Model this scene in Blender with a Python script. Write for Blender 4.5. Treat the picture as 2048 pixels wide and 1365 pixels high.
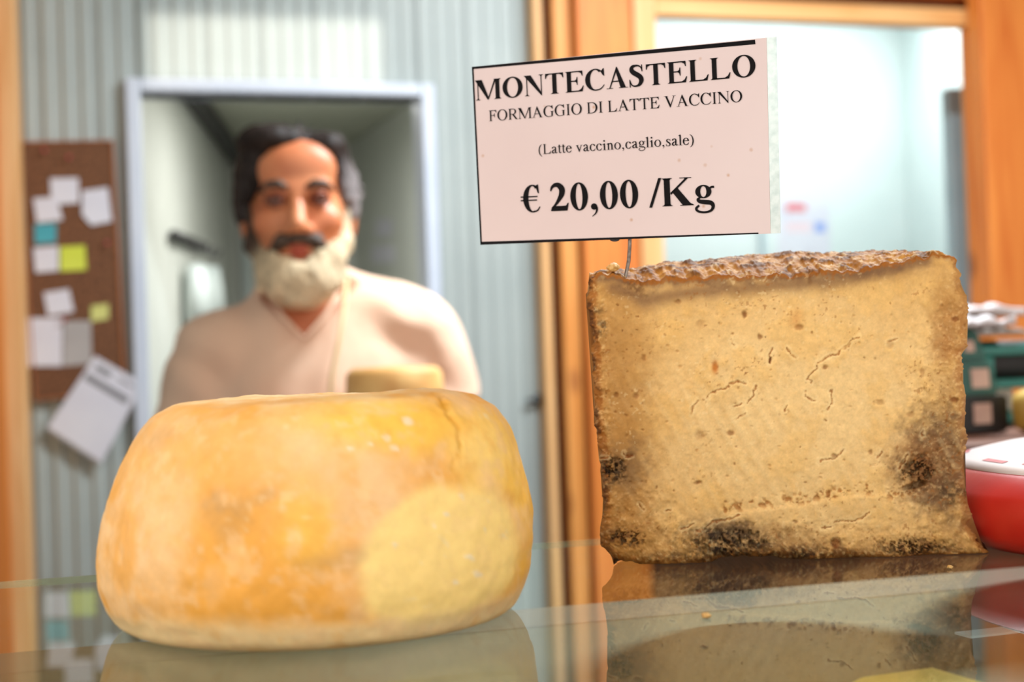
import bpy, bmesh, math, random
import numpy as np
from mathutils import Vector, Matrix

random.seed(7)
RNG = np.random.default_rng(11)
scene = bpy.context.scene
COL = scene.collection
for o in list(bpy.data.objects):
    bpy.data.objects.remove(o)

# ------------------------------------------------------------------ camera
F = 2844.4                       # focal length in pixels of the 2048 wide frame (50 mm on 36 mm)
YAW, ROLL, PITCH = math.radians(16), math.radians(2.0), math.radians(0.9)
CAM = np.array([0.0, 0.0, 1.35])
H_ = np.array([math.cos(YAW), -math.sin(YAW), 0.0])          # horizontal right
FH = np.array([math.sin(YAW), math.cos(YAW), 0.0])           # horizontal forward
ZUP = np.array([0.0, 0.0, 1.0])
FW = FH * math.cos(PITCH) + ZUP * math.sin(PITCH)
V_ = ZUP * math.cos(PITCH) - FH * math.sin(PITCH)
RT = H_ * math.cos(ROLL) - V_ * math.sin(ROLL)
UP = H_ * math.sin(ROLL) + V_ * math.cos(ROLL)
cd = bpy.data.cameras.new('camera'); cam = bpy.data.objects.new('camera', cd); COL.objects.link(cam)
cd.sensor_width = 36.0; cd.lens = 50.0; cd.clip_start = 0.01
m = Matrix.Identity(4)
for i in range(3):
    m[i][0] = RT[i]; m[i][1] = UP[i]; m[i][2] = -FW[i]; m[i][3] = CAM[i]
cam.matrix_world = m
cd.dof.use_dof = True; cd.dof.focus_distance = 0.722; cd.dof.aperture_fstop = 6.7
scene.camera = cam

# ------------------------------------------------------------------ world, exposure, large lights
scene.view_settings.view_transform = 'Standard'
scene.view_settings.look = 'None'
scene.view_settings.exposure = 0.48
scene.view_settings.gamma = 1.0
scene.view_settings.use_curve_mapping = False
w = bpy.data.worlds.new('daylight'); scene.world = w; w.use_nodes = True
w.node_tree.nodes['Background'].inputs[0].default_value = (1.0, 0.955, 0.89, 1)
w.node_tree.nodes['Background'].inputs[1].default_value = 1.35

def area_light(name, loc, target, sx, sy, power, col, spread=180):
    l = bpy.data.lights.new(name, 'AREA'); l.shape = 'RECTANGLE'; l.size = sx; l.size_y = sy
    l.energy = power; l.color = col; l.spread = math.radians(spread)
    o = bpy.data.objects.new(name, l); COL.objects.link(o)
    o.location = loc
    d = Vector(target) - Vector(loc)
    o.rotation_euler = d.to_track_quat('-Z', 'Y').to_euler()
    return o

# ------------------------------------------------------------------ geometry helpers
def ray(px, py):
    return FW + (px - 1024.0) / F * RT - (py - 682.5) / F * UP
def at_depth(px, py, d): return CAM + ray(px, py) * d
def on_z(px, py, z):
    r = ray(px, py); return CAM + r * ((z - CAM[2]) / r[2])
def on_y(px, py, y):
    r = ray(px, py); return CAM + r * (y / r[1])
def project(P):
    P = np.asarray(P) - CAM
    d = P @ FW
    return 1024 + F * (P @ RT) / d, 682.5 - F * (P @ UP) / d, d

def S(r, g, b):
    def f(c):
        c /= 255.0
        return c / 12.92 if c <= 0.04045 else ((c + 0.055) / 1.055) ** 2.4
    return (f(r), f(g), f(b))

# vectorised gradient-free value noise
def _hash(ix, iy, iz, seed):
    h = (ix * 374761393 + iy * 668265263 + iz * 2147483647 + seed * 1274126177) & 0xFFFFFFFF
    h = ((h ^ (h >> 13)) * 1274126177) & 0xFFFFFFFF
    h = ((h ^ (h >> 16)) * 2246822519) & 0xFFFFFFFF
    h = h ^ (h >> 15)
    return (h & 0xFFFFFF).astype(np.float64) / float(0xFFFFFF) * 2 - 1
def vnoise(x, y, z, seed=0):
    x = np.asarray(x, float); y = np.asarray(y, float); z = np.asarray(z, float)
    x, y, z = np.broadcast_arrays(x, y, z)
    fx, fy, fz = np.floor(x), np.floor(y), np.floor(z)
    ix, iy, iz = fx.astype(np.int64), fy.astype(np.int64), fz.astype(np.int64)
    u, v, t = x - fx, y - fy, z - fz
    u = u * u * u * (u * (u * 6 - 15) + 10); v = v * v * v * (v * (v * 6 - 15) + 10); t = t * t * t * (t * (t * 6 - 15) + 10)
    def c(a, b, d): return _hash(ix + a, iy + b, iz + d, seed)
    x00 = c(0,0,0) * (1-u) + c(1,0,0) * u; x10 = c(0,1,0) * (1-u) + c(1,1,0) * u
    x01 = c(0,0,1) * (1-u) + c(1,0,1) * u; x11 = c(0,1,1) * (1-u) + c(1,1,1) * u
    return (x00 * (1-v) + x10 * v) * (1-t) + (x01 * (1-v) + x11 * v) * t
def fbm(x, y, z, octaves=4, seed=0, gain=0.5):
    s = 0; a = 1.0; n = 0
    for o in range(octaves):
        s = s + a * vnoise(x * 2**o, y * 2**o, z * 2**o, seed + o * 17); n += a; a *= gain
    return s / n
def sstep(a, b, x):
    t = np.clip((x - a) / (b - a), 0, 1); return t * t * (3 - 2 * t)

def mesh_np(name, V, faces, mat=None, parent=None, smooth=False, col=None, loc=None):
    me = bpy.data.meshes.new(name)
    V = np.asarray(V, dtype=np.float32)
    if isinstance(faces, np.ndarray):
        n, k = faces.shape
        me.vertices.add(len(V)); me.vertices.foreach_set('co', V.ravel())
        me.loops.add(n * k); me.loops.foreach_set('vertex_index', faces.astype(np.int32).ravel())
        me.polygons.add(n); me.polygons.foreach_set('loop_start', np.arange(0, n * k, k, dtype=np.int32))
        me.update(calc_edges=True); me.validate()
    else:
        me.from_pydata([tuple(map(float, v)) for v in V], [], faces); me.update()
    if smooth:
        me.polygons.foreach_set('use_smooth', np.ones(len(me.polygons), dtype=bool))
    if col is not None:
        a = me.color_attributes.new('Col', 'FLOAT_COLOR', 'POINT')
        c = np.ones((len(V), 4), dtype=np.float32); c[:, :3] = col
        a.data.foreach_set('color', c.ravel())
    o = bpy.data.objects.new(name, me); COL.objects.link(o)
    if mat: me.materials.append(mat)
    if parent is not None: o.parent = parent
    if loc is not None: o.location = loc
    return o

def bm_obj(name, bm, mat=None, parent=None, smooth=False):
    bmesh.ops.recalc_face_normals(bm, faces=bm.faces[:])
    me = bpy.data.meshes.new(name); bm.to_mesh(me); bm.free()
    if smooth:
        for p in me.polygons: p.use_smooth = True
    o = bpy.data.objects.new(name, me); COL.objects.link(o)
    if mat: me.materials.append(mat)
    if parent is not None: o.parent = parent
    return o
def box_bm(x0, x1, y0, y1, z0, z1, bevel=0.0, bm=None, seg=2):
    own = bm is None
    b = bmesh.new()
    r = bmesh.ops.create_cube(b, size=1.0)
    bmesh.ops.scale(b, vec=(x1 - x0, y1 - y0, z1 - z0), verts=b.verts)
    bmesh.ops.translate(b, vec=((x0 + x1) / 2, (y0 + y1) / 2, (z0 + z1) / 2), verts=b.verts)
    if bevel > 0:
        bmesh.ops.bevel(b, geom=b.edges[:], offset=bevel, segments=seg, affect='EDGES', profile=0.5)
    if own: return b
    me = bpy.data.meshes.new('t'); b.to_mesh(me); b.free(); bm.from_mesh(me); bpy.data.meshes.remove(me)
    return bm
def box(name, x0, x1, y0, y1, z0, z1, mat, parent=None, bevel=0.0, smooth=False):
    return bm_obj(name, box_bm(x0, x1, y0, y1, z0, z1, bevel), mat, parent, smooth)
def tube(bm, pts, r, seg=10, close=True):
    pts = [Vector(p) for p in pts]; rings = []
    rs = r if isinstance(r, (list, tuple)) else [r] * len(pts)
    n = None
    for i, p in enumerate(pts):
        t = (pts[min(i + 1, len(pts) - 1)] - pts[max(i - 1, 0)]).normalized()
        if n is None:
            a = Vector((0, 0, 1)) if abs(t.z) < 0.9 else Vector((1, 0, 0))
            n = t.cross(a).normalized()
        else:
            n = (n - t * n.dot(t)).normalized()
        b = t.cross(n)
        rings.append([bm.verts.new(p + (n * math.cos(q) + b * math.sin(q)) * rs[i]) for q in [2 * math.pi * k / seg for k in range(seg)]])
    for a, b in zip(rings, rings[1:]):
        for k in range(seg):
            bm.faces.new((a[k], a[(k + 1) % seg], b[(k + 1) % seg], b[k]))
    if close:
        bm.faces.new(rings[0]); bm.faces.new(rings[-1][::-1])
    return bm
def lathe(bm, prof, seg=48, c=(0, 0, 0)):
    rings = []
    for r, z in prof:
        if r < 1e-6: rings.append([bm.verts.new((c[0], c[1], c[2] + z))])
        else: rings.append([bm.verts.new((c[0] + r * math.cos(2 * math.pi * k / seg), c[1] + r * math.sin(2 * math.pi * k / seg), c[2] + z)) for k in range(seg)])
    for a, b in zip(rings, rings[1:]):
        for k in range(seg):
            k2 = (k + 1) % seg
            if len(a) == 1 and len(b) == 1: continue
            if len(a) == 1: bm.faces.new((a[0], b[k], b[k2]))
            elif len(b) == 1: bm.faces.new((a[k], a[k2], b[0]))
            else: bm.faces.new((a[k], a[k2], b[k2], b[k]))
    return bm
def empty(name, loc=(0, 0, 0), rz=0.0):
    o = bpy.data.objects.new(name, None); COL.objects.link(o); o.location = loc; o.rotation_euler = (0, 0, rz)
    o.empty_display_size = 0.05
    return o
def tag(o, label, cat, group=None, kind=None):
    o['label'] = label; o['category'] = cat
    if group: o['group'] = group
    if kind: o['kind'] = kind
    return o
def struct(o, label=None):
    o['kind'] = 'structure'
    if label: o['label'] = label
    return o
def adopt(o, parent):
    """parent o to an empty, keeping its place"""
    bpy.context.view_layer.update()
    mw = o.matrix_world.copy(); o.parent = parent
    o.matrix_parent_inverse = (Matrix.Translation(parent.location) @ parent.rotation_euler.to_matrix().to_4x4()).inverted()
    return o

# ------------------------------------------------------------------ materials
MATS = {}
def new_mat(name):
    mt = bpy.data.materials.new(name); mt.use_nodes = True
    MATS[name] = mt
    return mt, mt.node_tree.nodes, mt.node_tree.links, mt.node_tree.nodes['Principled BSDF']
def noise_mat(name, c1, c2, scale=8, rough=0.6, bump=0.0, bscale=None, stretch=(1, 1, 1), metallic=0, detail=5, spec=0.5, lo=0.35, hi=0.65, bdist=0.002, sss=0):
    mt, N, L, p = new_mat(name)
    tc = N.new('ShaderNodeTexCoord'); mp = N.new('ShaderNodeMapping'); mp.inputs['Scale'].default_value = stretch
    L.new(tc.outputs['Object'], mp.inputs['Vector'])
    n = N.new('ShaderNodeTexNoise'); n.inputs['Scale'].default_value = scale; n.inputs['Detail'].default_value = detail
    L.new(mp.outputs['Vector'], n.inputs['Vector'])
    cr = N.new('ShaderNodeValToRGB'); cr.color_ramp.elements[0].position = lo; cr.color_ramp.elements[1].position = hi
    cr.color_ramp.elements[0].color = (*c1, 1); cr.color_ramp.elements[1].color = (*c2, 1)
    L.new(n.outputs['Fac'], cr.inputs['Fac']); L.new(cr.outputs['Color'], p.inputs['Base Color'])
    p.inputs['Roughness'].default_value = rough; p.inputs['Metallic'].default_value = metallic
    p.inputs['Specular IOR Level'].default_value = spec
    if bump > 0:
        n2 = N.new('ShaderNodeTexNoise'); n2.inputs['Scale'].default_value = bscale or scale * 6; n2.inputs['Detail'].default_value = 6
        L.new(mp.outputs['Vector'], n2.inputs['Vector'])
        b = N.new('ShaderNodeBump'); b.inputs['Strength'].default_value = bump; b.inputs['Distance'].default_value = bdist
        L.new(n2.outputs['Fac'], b.inputs['Height']); L.new(b.outputs['Normal'], p.inputs['Normal'])
    if sss:
        p.inputs['Subsurface Weight'].default_value = sss; p.inputs['Subsurface Radius'].default_value = (0.01, 0.006, 0.003)
        p.inputs['Subsurface Scale'].default_value = 0.5
    return mt
def vcol_mat(name, rough=0.6, fine=60, amount=0.12, bump=0.3, bscale=250, bdist=0.001, spec=0.4, sss=0.0, coat=0):
    """vertex colour with fine procedural break-up"""
    mt, N, L, p = new_mat(name)
    a = N.new('ShaderNodeAttribute'); a.attribute_name = 'Col'
    tc = N.new('ShaderNodeTexCoord')
    n = N.new('ShaderNodeTexNoise'); n.inputs['Scale'].default_value = fine; n.inputs['Detail'].default_value = 8
    n.inputs['Roughness'].default_value = 0.65
    L.new(tc.outputs['Object'], n.inputs['Vector'])
    mr = N.new('ShaderNodeMapRange'); mr.inputs['From Min'].default_value = 0.3; mr.inputs['From Max'].default_value = 0.7
    mr.inputs['To Min'].default_value = 1 - amount; mr.inputs['To Max'].default_value = 1 + amount
    L.new(n.outputs['Fac'], mr.inputs['Value'])
    vm = N.new('ShaderNodeVectorMath'); vm.operation = 'SCALE'
    L.new(a.outputs['Color'], vm.inputs[0]); L.new(mr.outputs['Result'], vm.inputs['Scale'])
    L.new(vm.outputs['Vector'], p.inputs['Base Color'])
    p.inputs['Roughness'].default_value = rough; p.inputs['Specular IOR Level'].default_value = spec
    n2 = N.new('ShaderNodeTexNoise'); n2.inputs['Scale'].default_value = bscale; n2.inputs['Detail'].default_value = 6
    L.new(tc.outputs['Object'], n2.inputs['Vector'])
    b = N.new('ShaderNodeBump'); b.inputs['Strength'].default_value = bump; b.inputs['Distance'].default_value = bdist
    L.new(n2.outputs['Fac'], b.inputs['Height']); L.new(b.outputs['Normal'], p.inputs['Normal'])
    if sss:
        p.inputs['Subsurface Weight'].default_value = sss; p.inputs['Subsurface Radius'].default_value = (1.0, 0.6, 0.3)
        p.inputs['Subsurface Scale'].default_value = 0.006
    return mt
def wood_mat(name, c1, c2, knot, axis='Z', rough=0.55, scale=9.0, knots=True):
    mt, N, L, p = new_mat(name)
    tc = N.new('ShaderNodeTexCoord'); mp = N.new('ShaderNodeMapping')
    st = {'Z': (1, 1, 0.07), 'X': (0.07, 1, 1), 'Y': (1, 0.07, 1)}[axis]
    mp.inputs['Scale'].default_value = st
    L.new(tc.outputs['Object'], mp.inputs['Vector'])
    n = N.new('ShaderNodeTexNoise'); n.inputs['Scale'].default_value = scale * 3; n.inputs['Detail'].default_value = 7; n.inputs['Distortion'].default_value = 1.2
    L.new(mp.outputs['Vector'], n.inputs['Vector'])
    cr = N.new('ShaderNodeValToRGB'); cr.color_ramp.elements[0].position = 0.32; cr.color_ramp.elements[1].position = 0.68
    cr.color_ramp.elements[0].color = (*c1, 1); cr.color_ramp.elements[1].color = (*c2, 1)
    L.new(n.outputs['Fac'], cr.inputs['Fac'])
    out = cr.outputs['Color']
    if knots:
        mp2 = N.new('ShaderNodeMapping'); mp2.inputs['Scale'].default_value = tuple(1 if s == 1 else 0.45 for s in st)
        L.new(tc.outputs['Object'], mp2.inputs['Vector'])
        vo = N.new('ShaderNodeTexVoronoi'); vo.inputs['Scale'].default_value = 7.0
        L.new(mp2.outputs['Vector'], vo.inputs['Vector'])
        mr = N.new('ShaderNodeMapRange'); mr.inputs['From Min'].default_value = 0.07; mr.inputs['From Max'].default_value = 0.16
        mr.inputs['To Min'].default_value = 0.85; mr.inputs['To Max'].default_value = 0.0
        L.new(vo.outputs['Distance'], mr.inputs['Value'])
        mx = N.new('ShaderNodeMix'); mx.data_type = 'RGBA'
        L.new(mr.outputs['Result'], mx.inputs['Factor']); L.new(out, mx.inputs['A']); mx.inputs['B'].default_value = (*knot, 1)
        out = mx.outputs['Result']
    L.new(out, p.inputs['Base Color'])
    p.inputs['Roughness'].default_value = rough
    b = N.new('ShaderNodeBump'); b.inputs['Strength'].default_value = 0.2; b.inputs['Distance'].default_value = 0.001
    L.new(n.outputs['Fac'], b.inputs['Height']); L.new(b.outputs['Normal'], p.inputs['Normal'])
    return mt
def thin_glass(name, tint, ior=1.5, refl=1.0, smudge=0.0):
    mt, N, L, p = new_mat(name); N.remove(p)
    out = N['Material Output']
    tr = N.new('ShaderNodeBsdfTransparent'); tr.inputs['Color'].default_value = (*tint, 1)
    gl = N.new('ShaderNodeBsdfGlossy'); gl.inputs['Roughness'].default_value = 0.012; gl.inputs['Color'].default_value = (1, 1, 1, 1)
    fr = N.new('ShaderNodeFresnel'); fr.inputs['IOR'].default_value = ior
    ge = N.new('ShaderNodeNewGeometry')
    inv = N.new('ShaderNodeMath'); inv.operation = 'SUBTRACT'; inv.inputs[0].default_value = refl
    L.new(ge.outputs['Backfacing'], inv.inputs[1])
    mu = N.new('ShaderNodeMath'); mu.operation = 'MULTIPLY'; mu.use_clamp = True
    L.new(fr.outputs['Fac'], mu.inputs[0]); L.new(inv.outputs[0], mu.inputs[1])
    mx = N.new('ShaderNodeMixShader')
    L.new(mu.outputs[0], mx.inputs['Fac']); L.new(tr.outputs[0], mx.inputs[1]); L.new(gl.outputs[0], mx.inputs[2])
    last = mx
    if smudge > 0:
        tc = N.new('ShaderNodeTexCoord')
        n = N.new('ShaderNodeTexNoise'); n.inputs['Scale'].default_value = 35; n.inputs['Detail'].default_value = 8
        L.new(tc.outputs['Object'], n.inputs['Vector'])
        mr = N.new('ShaderNodeMapRange'); mr.inputs['From Min'].default_value = 0.45; mr.inputs['From Max'].default_value = 0.8
        mr.inputs['To Min'].default_value = smudge * 0.4; mr.inputs['To Max'].default_value = smudge * 2
        L.new(n.outputs['Fac'], mr.inputs['Value'])
        df = N.new('ShaderNodeBsdfDiffuse'); df.inputs['Color'].default_value = (0.8, 0.78, 0.7, 1)
        m2 = N.new('ShaderNodeMixShader')
        L.new(mr.outputs['Result'], m2.inputs['Fac']); L.new(mx.outputs[0], m2.inputs[1]); L.new(df.outputs[0], m2.inputs[2])
        last = m2
    L.new(last.outputs[0], out.inputs['Surface'])
    return mt
def emit_mat(name, c, s):
    mt, N, L, p = new_mat(name)
    p.inputs['Base Color'].default_value = (*c, 1); p.inputs['Emission Color'].default_value = (*c, 1); p.inputs['Emission Strength'].default_value = s
    return mt

M_metal = noise_mat('ribbed_panel_paint', S(156, 164, 162), S(167, 174, 171), 3, 0.45)
M_frame = noise_mat('door_frame_paint', S(190, 198, 214), S(204, 210, 222), 4, 0.4)
M_cold = noise_mat('cold_room_panel', S(205, 216, 214), S(218, 226, 224), 2, 0.4)
M_ceil2 = noise_mat('passage_ceiling', S(176, 178, 162), S(186, 188, 172), 3, 0.7)
M_passwall = noise_mat('passage_wall', S(198, 200, 192), S(208, 210, 203), 2, 0.55)
M_plaster = noise_mat('plaster', S(196, 190, 178), S(210, 204, 192), 4, 0.8)
M_greywall = noise_mat('grey_plaster', S(128, 128, 124), S(140, 140, 136), 4, 0.8)
M_floor = noise_mat('floor_tile', S(120, 110, 100), S(140, 130, 118), 5, 0.4)
M_pine = wood_mat('pine', S(205, 128, 52), S(226, 158, 84), S(120, 55, 15))
M_pine_or = wood_mat('pine_orange', S(196, 100, 30), S(222, 134, 56), S(110, 45, 10))
M_pine_pale = wood_mat('pine_pale', S(216, 158, 96), S(232, 184, 128), S(150, 85, 35), knots=False)
M_pine_x = wood_mat('pine_rail', S(214, 150, 84), S(230, 178, 118), S(150, 80, 30), axis='X', knots=False)
M_darkwood = wood_mat('dark_wood', S(92, 48, 22), S(122, 66, 32), S(50, 22, 8), axis='X', knots=False)
M_cork = noise_mat('cork', S(84, 52, 32), S(128, 84, 54), 120, 0.9, bump=0.4)
M_white = noise_mat('paper_white', S(205, 203, 214), S(216, 214, 222), 6, 0.8)
M_grey = noise_mat('paper_grey', S(160, 154, 152), S(172, 166, 164), 6, 0.8)
M_teal = noise_mat('paper_teal', S(60, 150, 165), S(80, 165, 178), 6, 0.8)
M_yel = noise_mat('paper_yellow', S(196, 206, 60), S(208, 216, 84), 6, 0.8)
M_pyel = noise_mat('paper_pale_yellow', S(196, 196, 110), S(206, 204, 128), 6, 0.8)
M_ink = noise_mat('grey_ink', S(120, 118, 122), S(132, 130, 134), 6, 0.8)
M_black = noise_mat('black_print', S(12, 9, 11), S(18, 14, 16), 40, 0.7, spec=.12)
M_pinkpin = noise_mat('pin_pink', S(190, 60, 80), S(200, 70, 90), 6, 0.4)
M_steel = noise_mat('steel', S(150, 150, 150), S(180, 180, 180), 30, 0.3, metallic=1.0)
M_wire = noise_mat('rusty_wire', S(96, 82, 72), S(140, 128, 118), 400, 0.4, metallic=0.7)
M_darkmetal = noise_mat('dark_metal', S(40, 38, 38), S(60, 58, 58), 20, 0.5)
M_glass = thin_glass('counter_glass', S(243, 250, 245), 1.5, 0.8, 0.010)
M_glassedge = noise_mat('glass_edge_green', S(170, 190, 170), S(205, 220, 200), 20, 0.15)
M_glassedge.node_tree.nodes['Principled BSDF'].inputs['Alpha'].default_value = 0.4
M_pane = thin_glass('window_pane', (0.98, 0.99, 0.99), 1.45, 1.0)

# ================================================================== the setting
GZ = CAM[2] - 0.111               # top of the counter glass
WY = 3.2                          # ribbed back wall
ZC = 2.75
def X_at(px, y=WY, py=600): return on_y(px, py, y)[0]
def Z_at(px, py, y=WY): return on_y(px, py, y)[2]

struct(box('floor', -2.2, 3.6, -3.0, 7.0, -0.05, 0.0, M_floor))
struct(box('ceiling', -0.42, 3.3, -1.0, WY, ZC, ZC + 0.06, M_plaster))  # unseen ceiling, drawn out past the counter front to shade the upper back wall
struct(box('wall_left', -0.42, -0.36, 0.95, WY, 0, ZC, M_greywall))  # unseen side wall, moved close in to keep sky light off the back wall
struct(box('wall_right', 3.3, 3.36, -0.2, 7.0, 0, ZC, M_plaster))

DX0, DX1 = X_at(290, py=500), X_at(846, py=450)   # door opening
DZ = Z_at(570, 192)
PX0 = X_at(1086)                                  # where the ribbed wall meets the posts
wall = struct(empty('wall_back', (0, WY, 0)))
def ribbed(name, x0, x1, z0, z1, mat, parent, per=0.0393, depth=0.0042, y0=0.0):
    prof = [(0, 0), (0.12, 0), (0.28, 1), (0.62, 1), (0.78, 0)]
    xs, ys = [], []
    k0 = math.floor(x0 / per)
    x = k0 * per; i = k0
    while x < x1 + per:
        for a, b in prof:
            xx = x + a * per
            if x0 <= xx <= x1: xs.append(xx); ys.append(b)
        x += per; i += 1
    xs = [x0] + xs + [x1]; ys = [0] + ys + [0]
    n = len(xs); V = []
    for xx, yy in zip(xs, ys):
        V.append((xx, y0 - yy * depth, z0)); V.append((xx, y0 - yy * depth, z1))
    for xx in (x0, x1): V.append((xx, y0 + 0.06, z0)); V.append((xx, y0 + 0.06, z1))
    Fs = [(2 * i, 2 * i + 2, 2 * i + 3, 2 * i + 1) for i in range(n - 1)]
    b = 2 * n
    Fs += [(b, b + 1, b + 3, b + 2), (0, 1, b + 1, b), (2 * n - 2, b + 2, b + 3, 2 * n - 1)]
    Fs += [tuple([2 * i for i in range(n)][::-1] + [b, b + 2]), tuple([2 * i + 1 for i in range(n)] + [b + 3, b + 1])]
    return mesh_np(name, V, Fs, mat, parent)
def ribbed_run(x0, x1, z0, z1):
    # sheets about 0.12 m wide, joined by a recessed seam
    per = 0.118
    k = math.ceil((x0 + 0.001) / per); cuts = [x0]
    while k * per < x1 - 0.004:
        if k * per - cuts[-1] > 0.01: cuts.append(k * per)
        k += 1
    cuts.append(x1)
    for a, b in zip(cuts, cuts[1:]):
        ribbed('wall_panel', a + 0.0009, b - 0.0009, z0, z1, M_metal, wall)
ribbed_run(-0.36, DX0, 0, ZC)
ribbed_run(DX0, DX1, DZ, ZC)
ribbed_run(DX1, PX0, 0, ZC)
box('wall_core', -0.36, DX0 - 0.004, 0.012, 0.058, 0.002, ZC - 0.002, M_metal, wall)
box('wall_core', DX0 - 0.003, DX1 + 0.003, 0.012, 0.058, DZ + 0.004, ZC - 0.002, M_metal, wall)
box('wall_core', DX1 + 0.004, PX0 - 0.002, 0.012, 0.058, 0.002, ZC - 0.002, M_metal, wall)

# door opening with its pale frame
d1 = struct(empty('door_1', (DX0, WY - 0.01, 0)))
fw = 0.032
def dbox(nm, x0, x1, y0, y1, z0, z1, mt): return adopt(box(nm, x0, x1, y0, y1, z0, z1, mt, None, 0.004), d1)
dbox('door_jamb', DX0 - fw, DX0, WY - 0.03, WY + 0.075, 0, DZ + fw * 0.9, M_frame)
dbox('door_jamb', DX1, DX1 + fw, WY - 0.03, WY + 0.075, 0, DZ + fw * 0.9, M_frame)
dbox('door_head', DX0 + 0.0005, DX1 - 0.0005, WY - 0.03, WY + 0.075, DZ, DZ + fw * 0.9, M_frame)

# passage behind the door
PZ = CAM[2] + 0.85
cl0 = on_z(375, 195, PZ); cl1 = on_z(462, 314, PZ); cr0 = on_z(838, 197, PZ); cr1 = on_z(703, 287, PZ)
def extend(a, b, t): return a + (b - a) * t
def to_y(a, b, y):
    t = (y - a[1]) / (b[1] - a[1]); return a + (b - a) * t
L0 = to_y(cl0, cl1, WY + 0.08); R0 = to_y(cr0, cr1, WY + 0.08)
def wall_strip(name, a, b, z0, z1, th, mat):
    a = np.array([a[0], a[1], 0.0]); b = np.array([b[0], b[1], 0.0])
    t = (b - a) / np.linalg.norm(b - a); n = np.array([t[1], -t[0], 0]) * th
    V = [a + ZUP * z0, b + ZUP * z0, b + ZUP * z1, a + ZUP * z1, a + n + ZUP * z0, b + n + ZUP * z0, b + n + ZUP * z1, a + n + ZUP * z1]
    return struct(mesh_np(name, V, [(0, 1, 2, 3), (7, 6, 5, 4), (0, 4, 5, 1), (3, 2, 6, 7), (0, 3, 7, 4), (1, 5, 6, 2)], mat))
LX = np.array([min(L0[0], DX0 - 0.005), L0[1], 0])
wall_strip('wall_passage_left', LX, cl1, 0, PZ, -0.05, M_passwall)
wall_strip('wall_passage_right', np.array([max(R0[0], DX1 + 0.005), R0[1], 0]), cr1, 0, PZ, 0.05, M_passwall)
bl, br_ = extend(cl1, cr1, -0.1), extend(cl1, cr1, 1.1)
wall_strip('wall_passage_back', bl + np.array([0, 0.002, 0]), br_ + np.array([0, 0.002, 0]), 0, PZ, -0.05, M_passwall)
cb = bmesh.new()
pts = [LX + [-.1, 0, 0], np.array([R0[0] + .3, R0[1], 0]), br_ + [0.1, 0.1, 0], bl + [-.1, 0.1, 0]]
vs = [cb.verts.new((p[0], p[1], PZ + 0.001)) for p in pts]; vs2 = [cb.verts.new((p[0], p[1], PZ + 0.05)) for p in pts]
cb.faces.new(vs); cb.faces.new(vs2[::-1])
for i in range(4): cb.faces.new((vs[i], vs[(i + 1) % 4], vs2[(i + 1) % 4], vs2[i]))
struct(bm_obj('ceiling_passage', cb, M_ceil2))
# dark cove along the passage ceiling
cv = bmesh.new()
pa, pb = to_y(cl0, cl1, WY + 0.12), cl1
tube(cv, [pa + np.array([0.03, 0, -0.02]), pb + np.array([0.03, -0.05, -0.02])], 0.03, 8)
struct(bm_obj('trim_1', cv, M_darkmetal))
# white edge strip in the far corner of the passage
corner = bmesh.new(); tube(corner, [cl1 + np.array([0.05, -0.03, -0.06]), np.array([cl1[0] + 0.05, cl1[1] - 0.03, 0.0])], 0.028, 8)
struct(bm_obj('trim_2', corner, M_cold))

# pine posts and the window wall
TY = 3.12
def post(name, pa, pb, mat, y0=TY, y1=WY + 0.07, z0=0.0, z1=ZC, bev=0.004):
    return struct(box(name, X_at(pa, y0), X_at(pb, y0), y0, y1, z0, z1, mat, None, bev))
post('trim_3', -60, 45, M_pine_pale, y0=3.0, y1=WY - 0.004)
post('trim_15', -60, 6, M_pine_or, y0=2.97, y1=2.998)
post('trim_4', 1087, 1104, M_pine_pale, y0=3.14, y1=3.20)
post('trim_16', 1090, 1290, M_darkwood, y0=3.205)
post('trim_5', 1104.6, 1124, M_darkwood, y0=3.175, y1=3.2)
post('trim_6', 1126, 1162, M_pine, y1=3.16)
post('trim_7', 1162.5, 1172, M_darkwood, y0=3.15, y1=3.18)
post('trim_8', 1174, 1284, M_pine_or, y0=3.08, y1=3.118)
post('trim_9', 1984, 2200, M_pine_or, y0=3.05, y1=3.11)
post('trim_17', 1972, 2220, M_darkwood, y0=3.2)
win = struct(empty('window_1', (X_at(1300), TY, 1.2)))
WX0, WX1 = X_at(1333, TY), X_at(1927, TY + .05, 300)
WZ1 = Z_at(1620, 41, TY); WZ0 = Z_at(1620, 690, TY)
XL, XR = X_at(1288, TY), X_at(1966, TY)
def wpart(nm, *a, **k): return adopt(box(nm, *a, **k), win)
wpart('window_stile', XL, WX0, TY, TY + 0.05, WZ0 - .05, WZ1 + .045, M_pine_pale, bevel=0.004)
wpart('window_stile', WX1, XR, TY, TY + 0.05, WZ0 - .05, WZ1 + .045, M_pine, bevel=0.004)
wpart('window_rail', WX0 + .0005, WX1 - .0005, TY + .002, TY + 0.05, WZ1, WZ1 + .045, M_pine_x, bevel=0.004)
wpart('window_rail', WX0 + .0005, WX1 - .0005, TY + .002, TY + 0.05, WZ0 - .05, WZ0, M_pine_x, bevel=0.004)
wpart('pane', WX0 + .001, WX1 - .001, TY + 0.022, TY + 0.026, WZ0 + .001, WZ1 - .001, M_pane)
post('trim_10', 1284.5, 1977.5, M_darkwood, y0=3.15, z0=WZ1 + .047, z1=WZ1 + .07)
post('trim_11', 1284.5, 1977.5, M_pine_or, y0=3.10, z0=WZ1 + .0705, z1=ZC)
struct(box('wall_under_window', X_at(1284.6, TY), X_at(1977, TY), 3.13, 3.25, 0, WZ0 - .052, M_darkwood))
struct(box('trim_12', XR + .0005, X_at(1990, 3.05), 3.13, 3.15, WZ0 - .05, WZ1 + .046, M_pine_or))

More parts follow.
